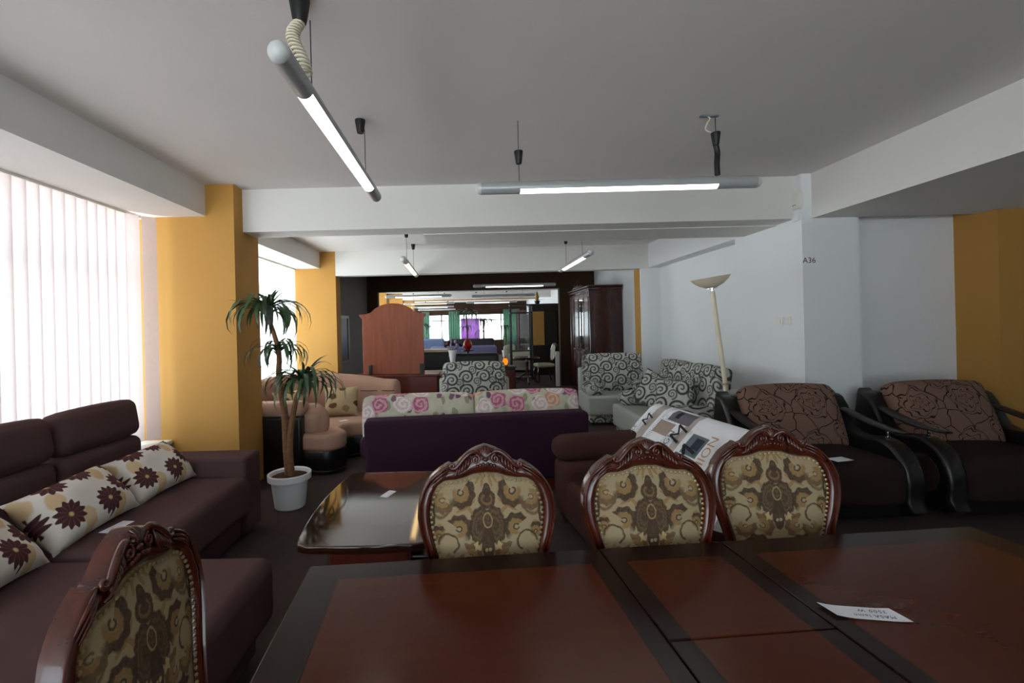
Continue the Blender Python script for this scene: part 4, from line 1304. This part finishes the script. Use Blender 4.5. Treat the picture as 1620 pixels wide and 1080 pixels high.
# ================================================================== far furniture
ck = thing('counter', 'black counter with a pale wood top behind the dresser', 'counter', (-.76, 9.9, 0))
part('body', rbox(-.40, .36, -.25, .25, .06, 1.0, .01, 2), M['black'], ck)
part('top', rbox(-.44, .46, -.30, .30, 1.0, 1.05, .01, 2), M['lightwood'], ck)
part('plinth', box(-.38, .34, -.23, .23, 0, .06), M['darkwood'], ck)
bx = thing('bench', 'low red wood bench with a pale top in front of the counter', 'bench', (-.72, 8.5, 0))
part('body', rbox(-.22, .25, -.2, .2, .05, .66, .01, 2), M['redwood'], bx)
part('top', rbox(-.24, .27, -.22, .22, .66, .71, .01, 2), M['lightwood'], bx)
part('plinth', box(-.20, .23, -.18, .18, 0, .05), M['darkwood'], bx)
def couch(name, label, loc, rotz, w, mat, h=.85, d=.85, cat='sofa'):
    t = thing(name, label, cat, loc, rotz)
    part('base', rbox(-w / 2, w / 2, -d / 2, d / 2, .06, .40, .04, 3), mat, t)
    part('seat_cushion', rbox(-w / 2 + .16, w / 2 - .16, -d / 2 - .02, d / 2 - .18, .36, .48, .05, 3), mat, t)
    part('backrest', rbox(-w / 2, w / 2, d / 2 - .22, d / 2, .2, h, .08, 4), mat, t)
    for s in (-1, 1): part('arm', rbox(s * (w / 2 - .09) - .09, s * (w / 2 - .09) + .09, -d / 2, d / 2, .1, .62, .06, 3), mat, t)
    for x in (-1, 1):
        for y in (-1, 1): part('leg', lathe([(.02, 0), (.025, .07)], 8, (x * (w / 2 - .1), y * (d / 2 - .1), 0)), M['darkwood'], t)
    return t
couch('leather_sofa', 'black leather sofa right behind the swirl armchair', (.12, 9.25, 0), R(180), 1.0, M['blackleather'], 1.0)
couch('lilac_sofa', 'lilac sofa beyond the black counter', (-.1, 14.2, 0), R(180), 2.0, M['lilac'], .95)
couch('blue_armchair', 'pale blue patterned armchair beyond the black counter', (-1.25, 15.6, 0), 0, .95, M['bluefab'], 1.15, .85, 'armchair')
couch('dark_sofa', 'dark brown sofa in front of the far windows', (.2, 16.4, 0), R(0), 1.6, M['darkwood'], 1.1)
couch('cream_sofa', 'cream sofa behind the small round table', (1.75, 15.6, 0), R(75), 1.2, M['creamfab'], .88)
# white cone vase with dark flowers on a side table
vt = thing('side_table', 'small black side table behind the swirl armchair', 'table', (-.25, 7.9, 0))
part('table_top', lathe([(.001, .66), (.22, .66), (.22, .69), (.001, .69)], 24), M['black'], vt)
part('leg', lathe([(.025, .02), (.025, .66)], 12), M['black'], vt)
part('foot', lathe([(.001, 0), (.17, 0), (.17, .015), (.03, .03), (.001, .03)], 24), M['black'], vt)
va = thing('cone_vase', 'tall white cone vase holding dark dried flowers', 'vase', (-.25, 7.9, .69))
part('body', lathe([(.03, 0), (.032, .01), (.018, .03), (.038, .2), (.062, .36), (.078, .43), (.073, .43), (.05, .3), (.001, .28)], 20), M['potwhite'], va)
for k in range(9):
    a = k * 2.4; r = .05 + .05 * (k % 3) / 2
    s = part('stem', tube([(0, 0, .3), (r * .5 * math.cos(a), r * .5 * math.sin(a), .43), (r * math.cos(a) * 1.6, r * math.sin(a) * 1.6, .50 + .02 * (k % 4))], .004, 5), M['leafdk'], va)
    part('flower', ball((r * math.cos(a) * 1.6, r * math.sin(a) * 1.6, .51 + .02 * (k % 4)), .028, .028, .035, 8, 6), M['mahogdark'] if k % 3 else M['lilac'], s)
# glowing lamp on a small cabinet
cb = thing('small_cabinet', 'small wooden cabinet under the glowing orange lamp', 'cabinet', (.72, 8.55, 0))
part('body', rbox(-.12, .16, -.15, .15, .03, .74, .008, 2), M['darkwood'], cb)
part('door', rbox(-.10, .14, -.165, -.15, .08, .70, .006, 2), M['redwood'], cb)
part('top', rbox(-.14, .18, -.17, .17, .74, .77, .008, 2), M['darkwood'], cb)
sl = thing('salt_lamp', 'small glowing orange lamp on the wooden cabinet', 'lamp', (.70, 8.47, .77))
part('base', lathe([(.001, 0), (.05, 0), (.05, .02), (.001, .02)], 16), M['darkwood'], sl)
part('glow', MB().add(ball((0, 0, .085), .05, .05, .068, 9, 7)), M['flame'], sl, sharp=10)
part('cap', ball((0, 0, .155), .02, .02, .02, 8, 6), M['redglaze'], sl)
# hall stand with mirror, display cabinet
hs = thing('hall_stand', 'black shelf stand with an upright mirror beside the round table', 'shelf', (1.52, 12.9, 0))
for x in (-.28, .28):
    for y in (-.14, .14): part('post', box(x - .018, x + .018, y - .018, y + .018, 0, 2.1), M['black'], hs)
for z in (.05, .55, .80, 1.86, 2.08): part('shelf', box(-.31, .31, -.17, .17, z, z + .03), M['black'], hs)
part('mirror', box(-.02, .24, .02, .03, .9, 1.84), M['mirror'], hs)
part('mirror_frame', MB().add(box(-.05, -.02, .0, .04, .85, 1.86)).add(box(.24, .27, .0, .04, .85, 1.86)), M['black'], hs)
dc = thing('display_cabinet', 'black display cabinet with amber glass doors by the far wall', 'cabinet', (2.62, 14.2, 0))
part('body', MB().add(box(-.62, .55, -.05, .25, 0, 2.1)).add(box(-.62, .55, -.25, -.05, 0, .9)).add(box(-.62, .55, -.25, -.05, 1.95, 2.1)), M['darkwood'], dc)
for k in range(3): part('door', MB().add(box(-.60 + k * .38, -.26 + k * .38, -.27, -.25, .92, 1.93)), M['yellow'] if k == 0 else M['darkwood'], dc)
part('cornice', rbox(-.68, .6, -.3, .28, 2.1, 2.17, .015, 2), M['darkwood'], dc)
bp_ = thing('bromeliad', 'small spiky plant with an orange flower on the display cabinet', 'potted plant', (2.2, 14.15, 2.17))
part('pot', lathe([(.06, 0), (.09, .1), (.08, .1), (.001, .09)], 14), M['black'], bp_)
part('flower', lathe([(.02, .1), (.06, .2), (.03, .34), (.001, .4)], 10), M['yellow'], bp_)
for k in range(12):
    o = bpy.data.objects.new('leaf', leafm[4]); COL.objects.link(o); o.parent = bp_; o.location = (0, 0, .09); o.rotation_euler = (0, .3, k * 2.4); o.scale = (.9, 1.3, .6)
# round table and chair
rt = thing('round_table', 'small round wooden table on a tripod foot in the far hall', 'table', (1.55, 11.95, 0))
part('table_top', lathe([(.001, .66), (.33, .66), (.35, .68), (.33, .70), (.001, .70)], 28), M['mahog'], rt)
part('column', lathe([(.03, .2), (.05, .3), (.03, .42), (.045, .55), (.03, .66)], 14), M['mahog'], rt)
for k in range(3):
    a = R(30 + 120 * k)
    part('foot', tube(smooth_path([(0, 0, .28), (.16 * math.cos(a), .16 * math.sin(a), .2), (.26 * math.cos(a), .26 * math.sin(a), .06), (.33 * math.cos(a), .33 * math.sin(a), .02)], 4), .022, 7), M['mahog'], rt)
fc = thing('side_chair', 'wooden side chair with a cream seat and round back by the round table', 'chair', (2.05, 12.3, 0), R(-82))
part('seat', soft(0, 0, .45, .46, .46, .09, .04, .015), M['creamfab'], fc)
part('seat_frame', rbox(-.22, .22, -.22, .22, .35, .41, .02, 2), M['mahog'], fc)
for x in (-.19, .19):
    part('leg', tube(smooth_path([(x, -.19, .4), (x, -.22, .25), (x, -.19, .1), (x, -.21, 0)], 4), .02, 7), M['mahog'], fc)
    part('leg', tube(smooth_path([(x, .20, .45), (x, .21, .25), (x, .26, 0)], 4), .02, 7), M['mahog'], fc)
ovl = [(0 + .20 * math.cos(q * math.pi / 12), .78 + .25 * math.sin(q * math.pi / 12)) for q in range(24)]
ov = loft([[(c * k, y + (z - .45) * .15, .78 + (z - .78) * k) for c, z in ovl] for k, y in ((1, .20), (1, .24), (.82, .24), (.82, .20), (1, .20))], False)
part('back_frame', ov, M['mahog'], fc)
part('back_panel', loft([[(c * .84, y + (z - .45) * .15, .78 + (z - .78) * .84) for c, z in ovl] for y in (.205, .235)]), M['creamfab'], fc)
lp = solo('leaning_board', rbox(-.05, .05, -.02, .02, 0, .86, .01, 2), M['plastic'], 'narrow white panel leaning by the partition opening', 'panel', (2.22, 11.3, 0))
# far plants and window dressing
def far_palm(label, loc, h, n, sc, potmat, ms=(3, 0, 3)):
    t = thing('potted_palm', label, 'potted plant', loc)
    part('pot', lathe([(.14, 0), (.2, .34), (.18, .34), (.001, .3)], 16), potmat, t)
    part('trunk', tube([(0, 0, .28), (.03, 0, h * .6), (0, 0, h)], .035, 8), M['bark'], t)
    crown(Vector((0, 0, h)), n, ms, t, sc)
    crown(Vector((0, 0, h * .72)), n // 2, ms, t, sc * .8)
    return t
far_palm('tall palm in a red pot by the far windows', (.0, 18.6, 0), 2.05, 22, 1.5, M['redglaze'])
far_palm('palm in a dark pot against the far windows', (.75, 20.6, 0), 1.75, 20, 1.6, M['black'])
far_palm('dark leafy plant beside the ochre far column', (-1.75, 17.2, 0), 1.5, 20, 1.5, M['black'], (3,))
far_palm('small leafy plant on the sill side of the far windows', (1.9, 22.5, 0), 1.4, 16, 1.5, M['potwhite'], (3, 0))
rv = thing('red_vase', 'round red vase on the lilac sofa table', 'vase', (.02, 12.3, 0))
part('stand', lathe([(.14, 0), (.14, .03), (.03, .05), (.03, .86), (.16, .88), (.16, .9), (.001, .9)], 18), M['black'], rv)
part('body', lathe([(.06, .9), (.11, .98), (.12, 1.06), (.08, 1.15), (.05, 1.19), (.06, 1.2), (.001, 1.18)], 20), M['redglaze'], rv)
def hang(name, label, x0, x1, y, z0, z1, mat, waves, cat='curtain'):
    n = waves * 6; v = []; f = []
    for i in range(n + 1):
        q = i / n
        for z in (z0, z1): v.append((x0 + (x1 - x0) * q, y + .03 * math.sin(q * waves * 2 * math.pi), z))
    f = [(2 * i, 2 * i + 2, 2 * i + 3, 2 * i + 1) for i in range(n)]
    o = solo(name, (v, f), mat, label, cat, sharp=80)
    md = o.modifiers.new('thickness', 'SOLIDIFY'); md.thickness = .006
    return o
hang('curtain', 'green curtain at the window edge by the far ochre column', -2.4, -2.0, 24.9, .0, 2.4, M['greencloth'], 4)
hang('curtain', 'green curtain between the far window panes', -.95, -.35, 24.9, .0, 2.4, M['greencloth'], 5)
hang('curtain', 'wide green curtain at the far window beside the wardrobes', 2.0, 2.9, 24.9, .0, 2.45, M['greencloth'], 7)
hang('banner', 'purple banner hanging in the far window', -.3, .72, 25.03, .752, 2.0, M['purplecloth'], 1, 'banner')
hang('bead_curtain', 'mauve patterned curtain by the hall stand', 1.85, 2.2, 17.0, 0, 2.1, M['beadcloth'], 4)
